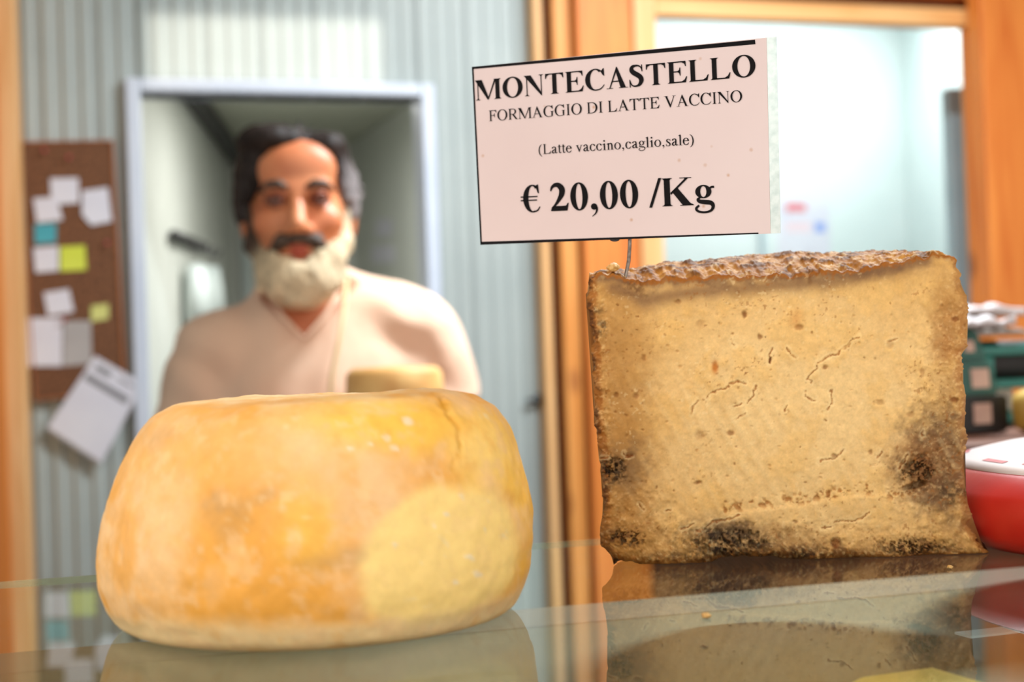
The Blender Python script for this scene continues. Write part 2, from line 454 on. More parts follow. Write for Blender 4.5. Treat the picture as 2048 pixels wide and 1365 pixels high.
# bright cold room behind the window
CY = 5.2
CX0, CX1 = X_at(1295, TY) - 0.04, on_y(1812, 400, CY)[0]
struct(box('wall_cold_back', CX0, CX1, CY, CY + 0.06, 0, 2.9, M_cold))
pr = on_y(1926, 300, 3.9)
wall_strip('wall_cold_right', np.array([CX1, CY, 0]), np.array([pr[0] + 0.1, 3.32, 0]), 0, 2.9, -0.06, M_cold)
struct(box('wall_cold_left', CX0 - 0.06, CX0, 3.28, CY, 0, 2.9, M_cold))
struct(box('ceiling_cold', CX0 - .06, CX1 + 1.0, 3.28, CY + .06, 2.9, 2.96, M_cold))

# ================================================================== assumed shop and cold room lamps, and an added passage lamp
def tube_lamp(name, x, y, z, ln, power, col, label, rot=0.0, vis=1.0):
    t = empty(name, (x, y, z), rot)
    box('lamp_body', -ln / 2 - .02, ln / 2 + .02, -.05, .05, -.03, 0, M_cold, t, .006)
    d = bmesh.new()
    tube(d, [(-ln / 2, 0, -.05), (ln / 2, 0, -.05)], 0.018, 12)
    bm_obj('lamp_tube', d, emit_mat(name + '_tube', col, 6 * vis), t, True)
    l = bpy.data.lights.new(name + '_light', 'AREA'); l.shape = 'RECTANGLE'; l.size = ln; l.size_y = 0.09
    l.energy = power; l.color = col
    lo = bpy.data.objects.new('lamp_light', l); COL.objects.link(lo); lo.parent = t; lo.location = (0, 0, -.075)
    tag(t, label, 'lamp')
    return t
tube_lamp('added_ceiling_lamp', 1.25, 1.95, ZC, 0.9, 52, (0.86, 0.95, 1.0), 'assumed white tube lamp on the shop ceiling in front of the ribbed wall')  # unseen lamp, assumed from the bright wall beside the door
cxm = (CX0 + CX1) / 2 + 0.35
tube_lamp('added_ceiling_lamp', cxm, 4.55, 2.9, 1.2, 21, (0.92, 0.98, 1.0), 'assumed bright tube lamp on the ceiling of the cold room behind the window')  # unseen lamp, assumed from the glare filling the cold room
pcx = (cl0[0] + cr0[0]) / 2
tube_lamp('added_ceiling_lamp', pcx + .12, 3.85, PZ, 0.4, 8, (1.0, 1.0, 0.97), 'short tube lamp added unseen on the passage ceiling to brighten the passage')  # added lamp, hidden above the door head, that brightens the passage walls
# added slim area light, source assumed, throwing the bright patch above the door
pc = on_y(535, 100, WY - 0.01)
src = np.array([pc[0] + 0.55, -2.2, 2.62])
area_light('added_patch_light', src, pc, 0.52, 0.15, 0.17, (1.0, 0.93, 0.80), spread=0.6)

# ================================================================== display counter
case = empty('display_counter', (0.3, 0.6, 0))
tag(case, 'glass-topped display counter carrying the cheeses', 'counter')
def cpart(nm, *a, **k): return adopt(box(nm, *a, **k), case)
GB = on_z(600, 1121, GZ)[1]       # back edge of the glass
CXL, CXR = -0.75, 1.35
GT = 0.004
cpart('glass_top', CXL, CXR, 0.30, GB, GZ - GT, GZ, M_glass)
cpart('glass_edge', CXL, CXR, GB + .0002, GB + .0012, GZ - GT, GZ - .0003, M_glassedge)
SZ = GZ - 0.045                   # pale shelf below the glass
SB = on_z(900, 1232, SZ)[1]
M_shelf = noise_mat('shelf_laminate', S(100, 78, 40), S(112, 88, 48), 3, 0.5)
cpart('inner_shelf', CXL + .02, CXR - .02, 0.33, SB, SZ - 0.015, SZ, M_shelf)
M_casewhite = noise_mat('counter_body', S(196, 190, 180), S(208, 202, 192), 3, 0.5)
cpart('side_panel', CXL, CXL + .02, 0.30, GB, 0.1, GZ - GT - .0005, M_casewhite)
cpart('side_panel', CXR - .02, CXR, 0.30, GB, 0.1, GZ - GT - .0005, M_casewhite)
cpart('front_panel', CXL, CXR, 0.27, 0.30, 0.0, GZ - GT, M_casewhite, bevel=0.003)
cpart('counter_base', CXL + .021, CXR - .021, 0.32, GB - .1, 0.0, 0.75, M_casewhite)

# ================================================================== yellow cheese wheel
c0 = on_z(604, 1298, GZ); 
cdir = np.array([c0[0], c0[1], 0]); cdir /= np.linalg.norm(cdir)
cc = at_depth(642, 1100, 0.645); WC = np.array([cc[0], cc[1], GZ])
prof = [(0, .0995), (.03, .0995), (.055, .0993), (.069, .0978), (.0785, .0925), (.0848, .084), (.0895, .073), (.0938, .059), (.0968, .044), (.0978, .031), (.0972, .020), (.0945, .0105), (.0905, .0038), (.0865, .0008), (.082, 0.0), (.05, .0), (0, 0.0)]
pr_ = np.array(prof)
seglen = np.r_[0, np.cumsum(np.hypot(*np.diff(pr_, axis=0).T))]
NP, NA = 190, 420
# Catmull-like resample with smoothing
tt = np.linspace(0, seglen[-1], 1200)
rr = np.interp(tt, seglen, pr_[:, 0]); zz = np.interp(tt, seglen, pr_[:, 1])
ker = np.hanning(41); ker /= ker.sum()
rs_ = np.convolve(np.pad(rr, 20, mode='edge'), ker, 'valid'); zs_ = np.convolve(np.pad(zz, 20, mode='edge'), ker, 'valid')
rs_[0] = 0; rs_[-1] = 0
ii = np.linspace(0, 1199, NP)
R1 = np.interp(ii, np.arange(1200), rs_); Z1 = np.interp(ii, np.arange(1200), zs_)
R1[0] = 0.0004; R1[-1] = 0.0004
ang = np.linspace(0, 2 * np.pi, NA, endpoint=False)
A, RR = np.meshgrid(ang, R1); ZZ = np.meshgrid(ang, Z1)[1]
ux, uy = np.cos(A), np.sin(A)
side = ux * H_[0] + uy * H_[1]                   # +1 on the camera's right
RR = RR * (1 + 0.055 * side * sstep(.03, .1, ZZ) - 0.012 * side * sstep(.05, .0, ZZ))
RR = RR * .985
px3, py3, pz3 = RR * ux, RR * uy, ZZ
low = fbm(px3 * 22, py3 * 22, pz3 * 22, 3, 5)
fine = fbm(px3 * 160, py3 * 160, pz3 * 160, 4, 9)
disp = low * 0.0022 + fine * 0.0006
disp *= sstep(0.0, .006, ZZ) * sstep(0, .01, RR)
# outward direction
dR = np.gradient(R1); dZ = np.gradient(Z1); nl = np.hypot(dR, dZ) + 1e-9
nr, nz = (-dZ / nl)[:, None], (dR / nl)[:, None]
sg = np.sign((nr[60] if nr[60] > 0 else nr[60])[0]) or 1
nr, nz = nr * sg, nz * sg
P0 = np.stack([px3 + WC[0], py3 + WC[1], pz3 + WC[2]], -1)
PX, PY, PD = project(P0.reshape(-1, 3)); PX = PX.reshape(A.shape); PY = PY.reshape(A.shape)
front = (ux * (-FH[0]) + uy * (-FH[1])) > -0.05
def seg_dist(PX, PY, pts):
    d = np.full(PX.shape, 1e9)
    for (x0, y0), (x1, y1) in zip(pts, pts[1:]):
        vx, vy = x1 - x0, y1 - y0
        t = np.clip(((PX - x0) * vx + (PY - y0) * vy) / (vx * vx + vy * vy + 1e-9), 0, 1)
        d = np.minimum(d, np.hypot(PX - x0 - t * vx, PY - y0 - t * vy))
    return d
jit = fbm(px3 * 130, py3 * 130, pz3 * 130, 4, 31, .65) * 16
crk = seg_dist(PX + jit, PY, [(872, 798), (884, 815), (892, 832), (912, 850), (922, 868), (914, 892), (920, 906), (908, 930), (902, 962)])
crack = np.where(front, np.exp(-(crk / (2.0 + 2.4 * sstep(860, 800, PY))) ** 2) * (.45 + .55 * sstep(.05, -.25, vnoise(PY * .045, 0, 0, 5) - sstep(860, 800, PY))), 0)
disp -= crack * 0.0022
disp += np.where(front, np.exp(-((crk - 9) / 6) ** 2) * 0.0002, 0)
def blob(cx, cy, rx, ry, rot=0.0, soft=0.35, wob=0.25, seed=3, sc=40):
    c, s_ = math.cos(rot), math.sin(rot)
    x = (PX - cx) * c + (PY - cy) * s_; y = -(PX - cx) * s_ + (PY - cy) * c
    d = np.hypot(x / rx, y / ry) + fbm(px3 * sc, py3 * sc, pz3 * sc, 4, seed) * wob
    return np.where(front, 1 - sstep(1 - soft, 1 + soft, d), 0)
def mixc(C, col, f): return C * (1 - f[..., None]) + np.array(col) * f[..., None]
amber, cream, pale, butter, rimc = S(234, 164, 68), S(242, 196, 140), S(255, 218, 136), S(248, 196, 84), S(246, 214, 160)
n1 = fbm(px3 * 30, py3 * 30, pz3 * 30, 5, 40); n2 = fbm(px3 * 75, py3 * 75, pz3 * 75, 5, 41); n3 = fbm(px3 * 190, py3 * 190, pz3 * 190, 3, 42)
C = np.zeros(A.shape + (3,)) + np.array(amber)
C = mixc(C, cream, sstep(-.12, .30, n1 * .8 + n2 * .6) * .75)
n4 = fbm(px3 * 130, py3 * 130, pz3 * 130, 4, 43, .65)
C = mixc(C, cream, blob(690, 990, 150, 90, -.25, .6, .6, 44) * .75)
C = mixc(C, cream, blob(330, 1000, 70, 200, .1, .6, .6, 45) * .7)
C = mixc(C, cream, blob(600, 900, 200, 70, .1, .6, .6, 46) * .6)
C = mixc(C, amber, blob(560, 1120, 140, 150, .2, .6, .5, 47) * .8)
C = mixc(C, amber, blob(420, 900, 130, 60, -.3, .7, .5, 48) * .6)
C = mixc(C, amber, blob(250, 1090, 24, 90, .12, .35, .4, 49) * .8)
C = mixc(C, butter, blob(800, 850, 190, 50, .1, .6, .5, 50) * .9)
C = mixc(C, butter, blob(620, 1060, 60, 70, .1, .7, .5, 58) * .6)
C = mixc(C, butter, blob(1000, 1000, 70, 170, -.1, .6, .4, 51) * .85)
C = mixc(C, pale, blob(980, 900, 60, 60, .3, .8, .4, 52) * .6)
bigp = blob(868, 1120, 168, 138, -.55, .12, .22, 53, 30)
C = mixc(C, pale, bigp * .95)
C = mixc(C, cream, blob(1000, 1020, 26, 80, -.5, .5, .6, 54) * .8 * (1 - bigp))
C = mixc(C, rimc, sstep(.017, .006, ZZ + n1 * .006) * .9)
C = mixc(C, rimc, sstep(.097, .1025, ZZ + n2 * .004) * .8)
grey = S(150, 128, 96)
for (x, y, rx, ry, a) in [(462, 1030, 42, 40, .34), (430, 1000, 26, 22, .25), (690, 1118, 50, 18, .3), (530, 995, 30, 14, .3), (620, 1130, 26, 14, .25), (320, 870, 40, 20, .25)]:
    C = mixc(C, grey, blob(x, y, rx, ry, -.4, .8, .9, 60 + x, 110) * a)
specks = sstep(.42, .55, fbm(px3 * 260, py3 * 260, pz3 * 260, 2, 70)) * sstep(-.05, .3, fbm(px3 * 40, py3 * 40, pz3 * 40, 2, 71))
C = mixc(C, S(240, 222, 180), specks * (0.25 + .6 * blob(1000, 960, 110, 210, 0, .7, .3, 72)))
for (x, y, rx, ry) in [(815, 843, 11, 8), (772, 875, 8, 6), (788, 898, 9, 6), (740, 890, 5, 4), (940, 1115, 10, 4), (956, 1150, 9, 5), (700, 900, 5, 5), (870, 1050, 4, 4), (895, 1030, 4, 4), (790, 1090, 5, 5), (912, 1165, 5, 4)]:
    C = mixc(C, S(240, 222, 190), blob(x, y, rx, ry, .3, .4, .5, 80 + x, 200) * .85)
    disp += np.where(front, np.exp(-(((PX - x) / rx) ** 2 + ((PY - y) / ry) ** 2)) * .0004, 0)
C = mixc(C, S(222, 160, 30), crack * .8)
C = mixc(C, cream, sstep(.05, .4, n4) * .45 * (1 - bigp * .6)); C = mixc(C, amber, sstep(.1, .45, -n4) * .35 * (1 - bigp))
C *= (1 + .05 * n3)[..., None]
Pw = np.stack([px3 + nr * ux * disp, py3 + nr * uy * disp, pz3 + nz * disp], -1)
Pw[..., 2] = np.maximum(Pw[..., 2], 0.0003)
idx = np.arange(NP * NA).reshape(NP, NA)
a_ = idx[:-1]; b_ = np.roll(idx, -1, 1)[:-1]; c_ = np.roll(idx, -1, 1)[1:]; d_ = idx[1:]
faces = np.stack([a_, d_, c_, b_], -1).reshape(-1, 4)
M_wheel = vcol_mat('yellow_rind', 0.5, 240, .05, .08, 420, .0004, .3, sss=.08)
wheel = mesh_np('cheese_wheel', Pw.reshape(-1, 3), faces, M_wheel, None, True, C.reshape(-1, 3), loc=tuple(WC))
wheel.name = 'yellow_cheese'; tag(wheel, 'whole yellow cheese wheel with cracked, cream-mottled rind on the glass counter', 'cheese')

# ================================================================== half wheel of mouldy cheese, cut face to the front
WD = None
r_ = ray(1300, 1131); WD = (GZ + 0.0006 - CAM[2]) / r_[2]           # depth at which the foot of the face touches the glass
NU, NV = 420, 320
left_e = np.array([(503, 1188), (550, 1180), (570, 1176), (600, 1176), (640, 1180), (700, 1186), (760, 1186), (800, 1190), (840, 1190), (900, 1200), (950, 1203), (1000, 1208), (1050, 1206), (1075, 1200), (1090, 1202), (1110, 1222), (1135, 1240)], float)
right_e = np.array([(500, 1884), (510, 1900), (522, 1912), (545, 1921), (570, 1918), (590, 1930), (620, 1937), (660, 1932), (688, 1935), (700, 1925), (740, 1924), (760, 1922), (790, 1935), (830, 1930), (850, 1924), (880, 1935), (900, 1932), (940, 1926), (962, 1924), (990, 1932), (1030, 1940), (1050, 1936), (1070, 1950), (1090, 1964), (1104, 1977), (1135, 1985)], float)
top_e = np.array([(1176, 549), (1220, 547), (1255, 557), (1285, 567), (1330, 560), (1400, 556), (1500, 551), (1600, 548), (1700, 541), (1800, 526), (1850, 512), (1885, 506), (1912, 520)], float)
bot_e = np.array([(1200, 1103), (1225, 1116), (1250, 1124), (1300, 1130), (1340, 1132), (1395, 1131), (1425, 1122), (1445, 1112), (1500, 1114), (1560, 1115), (1600, 1120), (1640, 1122), (1700, 1116), (1760, 1119), (1800, 1122), (1850, 1114), (1900, 1117), (1950, 1115), (1977, 1112)], float)
u = np.linspace(0, 1, NU); v = np.linspace(0, 1, NV)
U, Vv = np.meshgrid(u, v)                                            # v=0 bottom
xg = 1190 + U * 760
def top_at(x): return np.interp(x, top_e[:, 0], top_e[:, 1])
def bot_at(x): return np.interp(x, bot_e[:, 0], bot_e[:, 1])
GX, GY = xg.copy(), None
for _ in range(4):
    GY = bot_at(GX) + (top_at(GX) - bot_at(GX)) * Vv
    xl = np.interp(GY, left_e[:, 0], left_e[:, 1]); xr = np.interp(GY, right_e[:, 0], right_e[:, 1])
    GX = xl + (xr - xl) * U
edge_d = np.minimum.reduce([GX - xl, xr - GX, GY - top_at(GX), bot_at(GX) - GY])
rough_e = fbm(GX * .06, GY * .06, 0 * GX, 4, 90, .65) * 10 + fbm(GX * .3, GY * .3, 0 * GX, 2, 93) * 3
ew = np.exp(-np.maximum(np.minimum(GX - xl, xr - GX), 0) / 14)
GX2 = GX + rough_e * ew * np.where(U < .5, .7, 1.0)
ew2 = np.exp(-np.maximum(bot_at(GX) - GY, 0) / 14)
ew3 = np.exp(-np.maximum(GY - top_at(GX), 0) / 10)
GY2 = GY + (fbm(GX * .06, 0 * GX, 9 + 0 * GX, 4, 97) * 9) * ew3 + (fbm(GX * .08, GY * .08, 5 + 0 * GX, 3, 95) * 6) * ew2 * .7
def fb(x, y, f, o=4, s=0): return fbm(GX * f + x, GY * f + y, 0 * GX + .5, o, s)
def pb(cx, cy, rx, ry, rot=0.0, soft=.5, wob=.4, seed=1, f=.05):
    c, s_ = math.cos(rot), math.sin(rot)
    x = (GX - cx) * c + (GY - cy) * s_; y = -(GX - cx) * s_ + (GY - cy) * c
    d = np.hypot(x / rx, y / ry) + fb(0, 0, f, 4, seed) * wob
    return 1 - sstep(1 - soft, 1 + soft, d)
g_low = fb(0, 0, .012, 4, 100); g_mid = fb(0, 0, .04, 4, 101); g_hi = fb(0, 0, .16, 3, 102); g_vh = fb(0, 0, .4, 2, 103)
crumb = np.clip(pb(1900, 860, 75, 240, 0, .6, .5, 104) + pb(1560, 1085, 420, 38, 0, .6, .6, 105) + pb(1270, 1050, 70, 70, 0, .7, .6, 106) + pb(1200, 800, 22, 320, -.03, .6, .6, 107) + pb(1850, 940, 80, 70, 0, .5, .6, 108), 0, 1)
relief = g_low * .0007 + g_mid * .0005 + (g_hi * .0003 + g_mid * .0017) * crumb + g_vh * .00006 + np.minimum(g_hi + .25, 0) * .0004
# long straight marks left by the wire
diag = (GX * .80 - GY * .46) / 26.0
wire = np.sin(diag * 2 * np.pi) * pb(1600, 900, 330, 140, .1, .8, .2, 109) * sstep(-.2, .4, fb(3, 9, .01, 2, 110) + .2)
relief += wire * .00035
# cracks, in photograph pixels
cracks = []
def cz(ox, oy, sc, pts): cracks.append([(x / sc + ox, y / sc + oy) for x, y in pts])
k = 4.876
for p in ([(1245, 415), (1310, 380), (1380, 340), (1440, 340), (1470, 290), (1540, 260), (1560, 220), (1650, 160)], [(1245, 415), (1240, 490), (1190, 530), (1140, 580), (1190, 610)],
          [(1130, 690), (1125, 745), (1170, 775), (1220, 790)], [(10, 920), (30, 830), (70, 790)], [(170, 760), (200, 725), (280, 685), (340, 675), (400, 620), (460, 595), (540, 620)],
          [(640, 650), (620, 720), (570, 810)], [(1380, 680), (1385, 810), (1340, 880)], [(1290, 890), (1290, 950), (1340, 990)], [(800, 290), (775, 340), (780, 430)],
          [(950, 270), (980, 340), (1030, 365)], [(920, 900), (950, 820)], [(420, 990), (540, 910)], [(1930, 220), (2010, 185)], [(400, 190), (410, 230), (435, 255)], [(420, 850), (500, 820)]):
    cz(1380, 640, k, p)
for p in ([(310, 475), (430, 455), (495, 390)], [(920, 540), (990, 430)], [(760, 450), (795, 400)], [(420, 960), (500, 940), (610, 940), (700, 880)], [(330, 1000), (400, 995)], [(1110, 280), (1120, 245)]): cz(1560, 800, 3.9, p)
for p in ([(1060, 970), (1120, 960), (1200, 890), (1380, 850), (1450, 820)], [(400, 260), (420, 290), (470, 280)], [(190, 300), (240, 300)], [(920, 950), (970, 940), (1030, 900)], [(780, 790), (820, 770)], [(1180, 1080), (1185, 1160)], [(540, 720), (580, 770)]): cz(1160, 850, 4.55, p)
cjx, cjy = fb(11, 3, .12, 3, 120) * 5, fb(5, 17, .12, 3, 121) * 5
cd_ = np.full(GX.shape, 1e9)
for p in cracks: cd_ = np.minimum(cd_, seg_dist(GX + cjx, GY + cjy, p))
wcr = 1.25 + 1.6 * fb(1, 1, .09, 2, 122)
ck = np.exp(-(cd_ / np.maximum(wcr, .8)) ** 2) * sstep(-.7, -.1, fb(8, 3, .07, 2, 123))
# pits
pits = np.zeros(GX.shape); pitcol = np.zeros(GX.shape)
PL = [(1489, 630, 5, 8, 1), (1430, 735, 5, 9, .3), (1598, 655, 8, 6, .7), (1519, 674, 4, 5, .8), (1461, 867, 7, 5, .8), (1540, 720, 3, 7, .8), (1396, 966, 8, 4, .9), (1272, 792, 5, 6, .6), (1356, 604, 7, 4, .5), (1401, 650, 9, 8, .3), (1288, 716, 5, 6, .5), (1400, 872, 9, 10, .4), (1590, 1045, 6, 3, .6), (1672, 1088, 9, 12, 1), (1910, 638, 8, 5, 1), (1908, 800, 9, 5, 1), (1232, 790, 5, 5, .6), (1668, 912, 6, 4, .7), (1740, 905, 4, 5, .6), (1260, 911, 9, 5, .9), (1780, 690, 6, 9, .4), (1650, 735, 5, 4, .8), (1845, 745, 5, 8, .6), (1760, 805, 9, 5, .4), (1820, 830, 8, 6, .5), (1620, 560, 3, 10, .3)]
rg = random.Random(5)
for _ in range(190): PL.append((rg.uniform(1210, 1900), rg.uniform(600, 1080), rg.uniform(1.0, 3.4), rg.uniform(1.0, 3.0), rg.uniform(.02, .22) if rg.random() < .85 else .5))
for (x, y, rx, ry, a) in PL:
    j0, j1 = (abs(GX[160] - x)).argmin(), 0
    sl = (slice(None), slice(max(0, j0 - 30), j0 + 30))
    d = np.hypot((GX[sl] + cjx[sl] * .6 - x) / rx, (GY[sl] + cjy[sl] * .6 - y) / ry)
    q = np.exp(-d ** 4)
    pits[sl] = np.maximum(pits[sl], q * (.5 + .5 * a)); pitcol[sl] = np.maximum(pitcol[sl], q * a)
# crumbly seam
sd = seg_dist(GX, GY + fb(2, 8, .03, 3, 130) * 9, [(1455, 1018), (1500, 1010), (1580, 1002), (1657, 990), (1714, 979), (1790, 990), (1842, 974)])
seam = np.exp(-(sd / 11) ** 2)
seampit = seam * sstep(.0, .35, fb(4, 4, .09, 3, 131))
holes = pb(1827, 972, 24, 6, -.25, .4, .3, 132) + pb(1460, 1085, 60, 30, -.1, .7, .6, 133) * sstep(0, .3, fb(7, 2, .07, 3, 134)) + pb(1222, 940, 22, 24, 0, .6, .6, 135) * sstep(-.1, .25, g_hi) + pb(1838, 940, 34, 22, 0, .6, .7, 136) * sstep(-.05, .25, g_hi) + pb(1830, 1095, 70, 16, 0, .6, .6, 137) * sstep(-.05, .25, g_hi) + pb(1252, 1078, 36, 18, 0, .6, .6, 138) * sstep(-.05, .25, g_hi)
holes = np.clip(holes, 0, 1)
relief -= ck * .0012 + pits * .0013 + seampit * .0022 + holes * .0035
relief += pb(1420, 660, 1, 1) * 0
# a ledge: the strip below the seam stands slightly forward
below = sstep(0, 10, GY - np.interp(GX, [1455, 1580, 1714, 1842], [1022, 1008, 988, 982])) * sstep(1430, 1480, GX) * (1 - sstep(1845, 1880, GX))
relief += below * .0012
# rounding off at the border
rnd = np.exp(-np.maximum(edge_d, 0) / 7.0)
relief -= rnd * .005 * sstep(0, 25, GY - top_at(GX)) + np.exp(-np.maximum(GY - top_at(GX), 0) / 6.0) * (.0022 + g_mid * .003)
# colours
base, light, tan_, moldg, dark, rind, rind_d, gold = S(206, 158, 90), S(238, 202, 142), S(166, 116, 56), S(104, 76, 52), S(40, 27, 17), S(152, 90, 30), S(86, 48, 18), S(226, 176, 96)
K = np.zeros(GX.shape + (3,)) + np.array(base)
K = mixc(K, light, pb(1620, 830, 330, 260, 0, .9, .4, 150, .02) * .85)
K = mixc(K, gold, sstep(-.1, .4, g_low + g_mid * .5) * .35)
K = mixc(K, tan_, pb(1230, 860, 70, 330, -.03, .8, .4, 151) * .8)
K = mixc(K, tan_, pb(1910, 800, 40, 320, 0, .8, .6, 152) * .45)
K = mixc(K, tan_, pb(1560, 1100, 420, 30, 0, .8, .7, 153) * .5)
tl = seg_dist(GX, GY + fb(1, 6, .02, 2, 154) * 6, [(1225, 575), (1262, 585), (1290, 602), (1340, 592), (1400, 584), (1500, 576), (1600, 568), (1700, 556), (1790, 540), (1850, 520)])
K = mixc(K, S(124, 88, 58), np.exp(-(tl / 17) ** 2) * .8)
tl2 = GY - top_at(GX)
K = mixc(K, S(118, 84, 56), sstep(26, 4, tl2 + g_mid * 14) * (1 - .6 * sstep(1790, 1870, GX)) * .9)
K = mixc(K, rind, sstep(10, 2, tl2 + g_hi * 8))
K = mixc(K, rind, sstep(20, 10, GX - xl + g_hi * 7 + g_mid * 5) * .85)
K = mixc(K, rind_d, sstep(14, 3, GX - xl + g_hi * 10) * sstep(-.25, .15, g_mid) * .9)
K = mixc(K, rind, sstep(20, 6, xr - GX + g_hi * 10 + g_mid * 6) * .5)
K = mixc(K, rind, sstep(16, 5, bot_at(GX) - GY + g_hi * 10) * .8)
for (x, y, rx, ry, a, cc_) in [(1480, 1112, 120, 16, .85, dark), (1330, 1118, 60, 12, .6, rind_d), (1640, 1108, 90, 14, .7, rind_d), (1880, 1105, 60, 14, .6, rind_d), (1215, 1085, 22, 34, .8, rind_d), (1500, 1075, 130, 22, .4, moldg), (1250, 935, 42, 46, .6, moldg), (1222, 940, 26, 26, .9, dark), (1250, 1050, 60, 50, .45, tan_), (1245, 1078, 40, 20, .75, rind_d), (1455, 1062, 62, 28, .8, moldg), (1455, 1086, 80, 26, 1.0, dark), (1560, 1100, 90, 14, .6, rind_d), (1610, 1112, 40, 12, .8, dark), (1720, 1108, 40, 10, .5, rind_d), (1825, 1096, 62, 17, .9, rind_d), (1862, 915, 62, 85, .85, moldg), (1842, 938, 50, 30, .95, dark), (1875, 985, 45, 40, .8, moldg), (1905, 985, 22, 20, .7, dark), (1900, 860, 34, 60, .4, moldg), (1840, 930, 60, 60, .35, rind), (1895, 650, 26, 50, .5, rind), (1890, 700, 24, 26, .45, rind), (1885, 600, 30, 30, .35, tan_), (1672, 1088, 10, 12, .9, dark), (1400, 1120, 60, 8, .6, rind_d), (1270, 580, 24, 18, .6, rind_d), (1205, 655, 12, 14, .7, dark), (1196, 620, 12, 10, .6, dark), (1900, 1050, 30, 20, .3, moldg), (1570, 1060, 60, 12, .25, tan_)]:
    f_ = pb(x, y, rx, ry, 0, .7, .8, 160 + int(x) % 97, .06)
    if cc_ is dark or cc_ is rind_d: f_ = f_ * sstep(-.35, .2, fb(x * .01, 0, .11, 4, 170 + int(y) % 31))
    K = mixc(K, cc_, f_ * a)
K = mixc(K, S(236, 202, 142), sstep(.1, .5, g_hi) * crumb * .25)
K = mixc(K, S(234, 202, 146), np.clip(wire, 0, 1) * .32)
clus = sstep(-.1, .4, fb(9, 1, .012, 2, 191) + .5 * crumb)
fl_d = sstep(.36, .5, fb(2, 5, .17, 2, 192)) * clus; fl_l = sstep(.36, .5, fb(6, 7, .15, 2, 193)) * sstep(-.2, .3, fb(5, 3, .015, 2, 194) + .4 * crumb)
K = mixc(K, S(150, 92, 38), fl_d * .55); K = mixc(K, S(248, 222, 168), fl_l * .24 * (1 - .7 * crumb))
K = mixc(K, S(160, 90, 30), np.clip(ck * .7, 0, 1))
K = mixc(K, S(250, 224, 168), np.exp(-((cd_ - 4) / 2.2) ** 2) * .25)
K = mixc(K, S(128, 70, 24), np.clip(pitcol * .8, 0, 1))
K = mixc(K, S(168, 104, 40), np.clip(seampit * .6, 0, 1))
K = mixc(K, dark, np.clip(holes * .55, 0, 1))
K = mixc(K, S(190, 104, 22), pb(1430, 735, 6, 12, 0, .8, .1, 171) * .8 + pb(1592, 638, 12, 18, .3, .8, .3, 172) * .3)
K *= (1 + .10 * g_hi + .06 * g_vh)[..., None]
rays = FW + ((GX2 - 1024) / F)[..., None] * RT - ((GY2 - 682.5) / F)[..., None] * UP
Pf = CAM + rays * (WD - relief)[..., None]
Pf[..., 2] = np.maximum(Pf[..., 2], GZ + .0004)
# half-round body behind the face
depth_u = .105 * np.clip(1 - (2 * u - 1) ** 2, 0, 1) ** .75 + 0.004
depth_u = .004 + (depth_u - .004) * sstep(0, .10, 1 - u); depth_u[0] = depth_u[-1] = 0.003
NW = 90
wv = np.linspace(0, 1, NW)
tb = np.array([(1176, 545), (1230, 541), (1290, 537), (1340, 527), (1480, 516), (1550, 512), (1650, 507), (1740, 504), (1790, 503), (1880, 503), (1912, 518)], float)
ft = Pf[-1]                                                         # top row of the face
fpx = GX[-1]
zb = np.array([at_depth(px, np.interp(px, tb[:, 0], tb[:, 1]), WD + .5 * d)[2] for px, d in zip(fpx, depth_u)])
Tw = np.zeros((NW, NU, 3))
for i, w_ in enumerate(wv):
    rise = math.sin(min(w_ / .5, 1.0) * math.pi / 2) - .25 * max(0, w_ - .5) ** 2 * 4 * .25
    p = ft + FH[None] * (depth_u * w_)[:, None]
    p[:, 2] = ft[:, 2] + (zb - ft[:, 2]) * rise
    Tw[i] = p
tn = fbm(Tw[..., 0] * 150, Tw[..., 1] * 150, 0 * Tw[..., 0], 5, 180, .6); tn2 = fbm(Tw[..., 0] * 300, Tw[..., 1] * 300, 0 * Tw[..., 0] + 3, 3, 181)
fade = (sstep(0, .03, wv)[:, None] * sstep(0, .02, u)[None] * sstep(0, .02, 1 - u)[None])
Tw[..., 2] += (tn * .0022 + tn2 * .0007 + fbm(Tw[..., 0] * 40, Tw[..., 1] * 40, 0 * Tw[..., 0], 2, 188) * .002) * fade
KT = np.zeros(Tw.shape) + np.array(S(172, 112, 44))
KT = mixc(KT, S(112, 68, 24), sstep(.0, .35, tn)); KT = mixc(KT, S(214, 156, 76), sstep(.0, .4, -tn) * .8)
KT = mixc(KT, S(226, 190, 140), sstep(.25, .5, tn2) * .7)
KT = mixc(KT, S(132, 88, 48), (np.exp(-wv / .04)[:, None] * np.ones(NU)[None]) * .6)
NB = 60
Bk = np.zeros((NB, NU, 3)); bw = np.linspace(0, 1, NB)
topb = Tw[-1]; botb = Pf[0] + FH[None] * depth_u[:, None]; botb[:, 2] = GZ + .0004
for i, t in enumerate(bw):
    fr_ = Pf[int(round((1 - t) * (NV - 1)))] + FH[None] * depth_u[:, None]
    fr_[:, 2] += (topb[:, 2] - (Pf[-1][:, 2])) * (1 - t) ** 2
    wgt = np.clip(t * 12, 0, 1) * np.clip((1 - t) * 12, 0, 1)
    Bk[i] = fr_ * wgt + (topb * (1 - t) + botb * t) * (1 - wgt)
bn = fbm(Bk[..., 0] * 70, Bk[..., 1] * 70, Bk[..., 2] * 70, 4, 185)
Bk[1:-1] += FH * (bn[1:-1] * .004)[..., None]
KB = np.zeros(Bk.shape) + np.array(S(140, 88, 36)); KB = mixc(KB, S(88, 56, 26), sstep(-.1, .3, bn)); KB = mixc(KB, S(190, 150, 96), sstep(.1, .5, -bn) * .6)
NBt = 6; Bt = np.zeros((NBt, NU, 3))
for i, t in enumerate(np.linspace(0, 1, NBt)): Bt[i] = botb * (1 - t) + Pf[0] * t
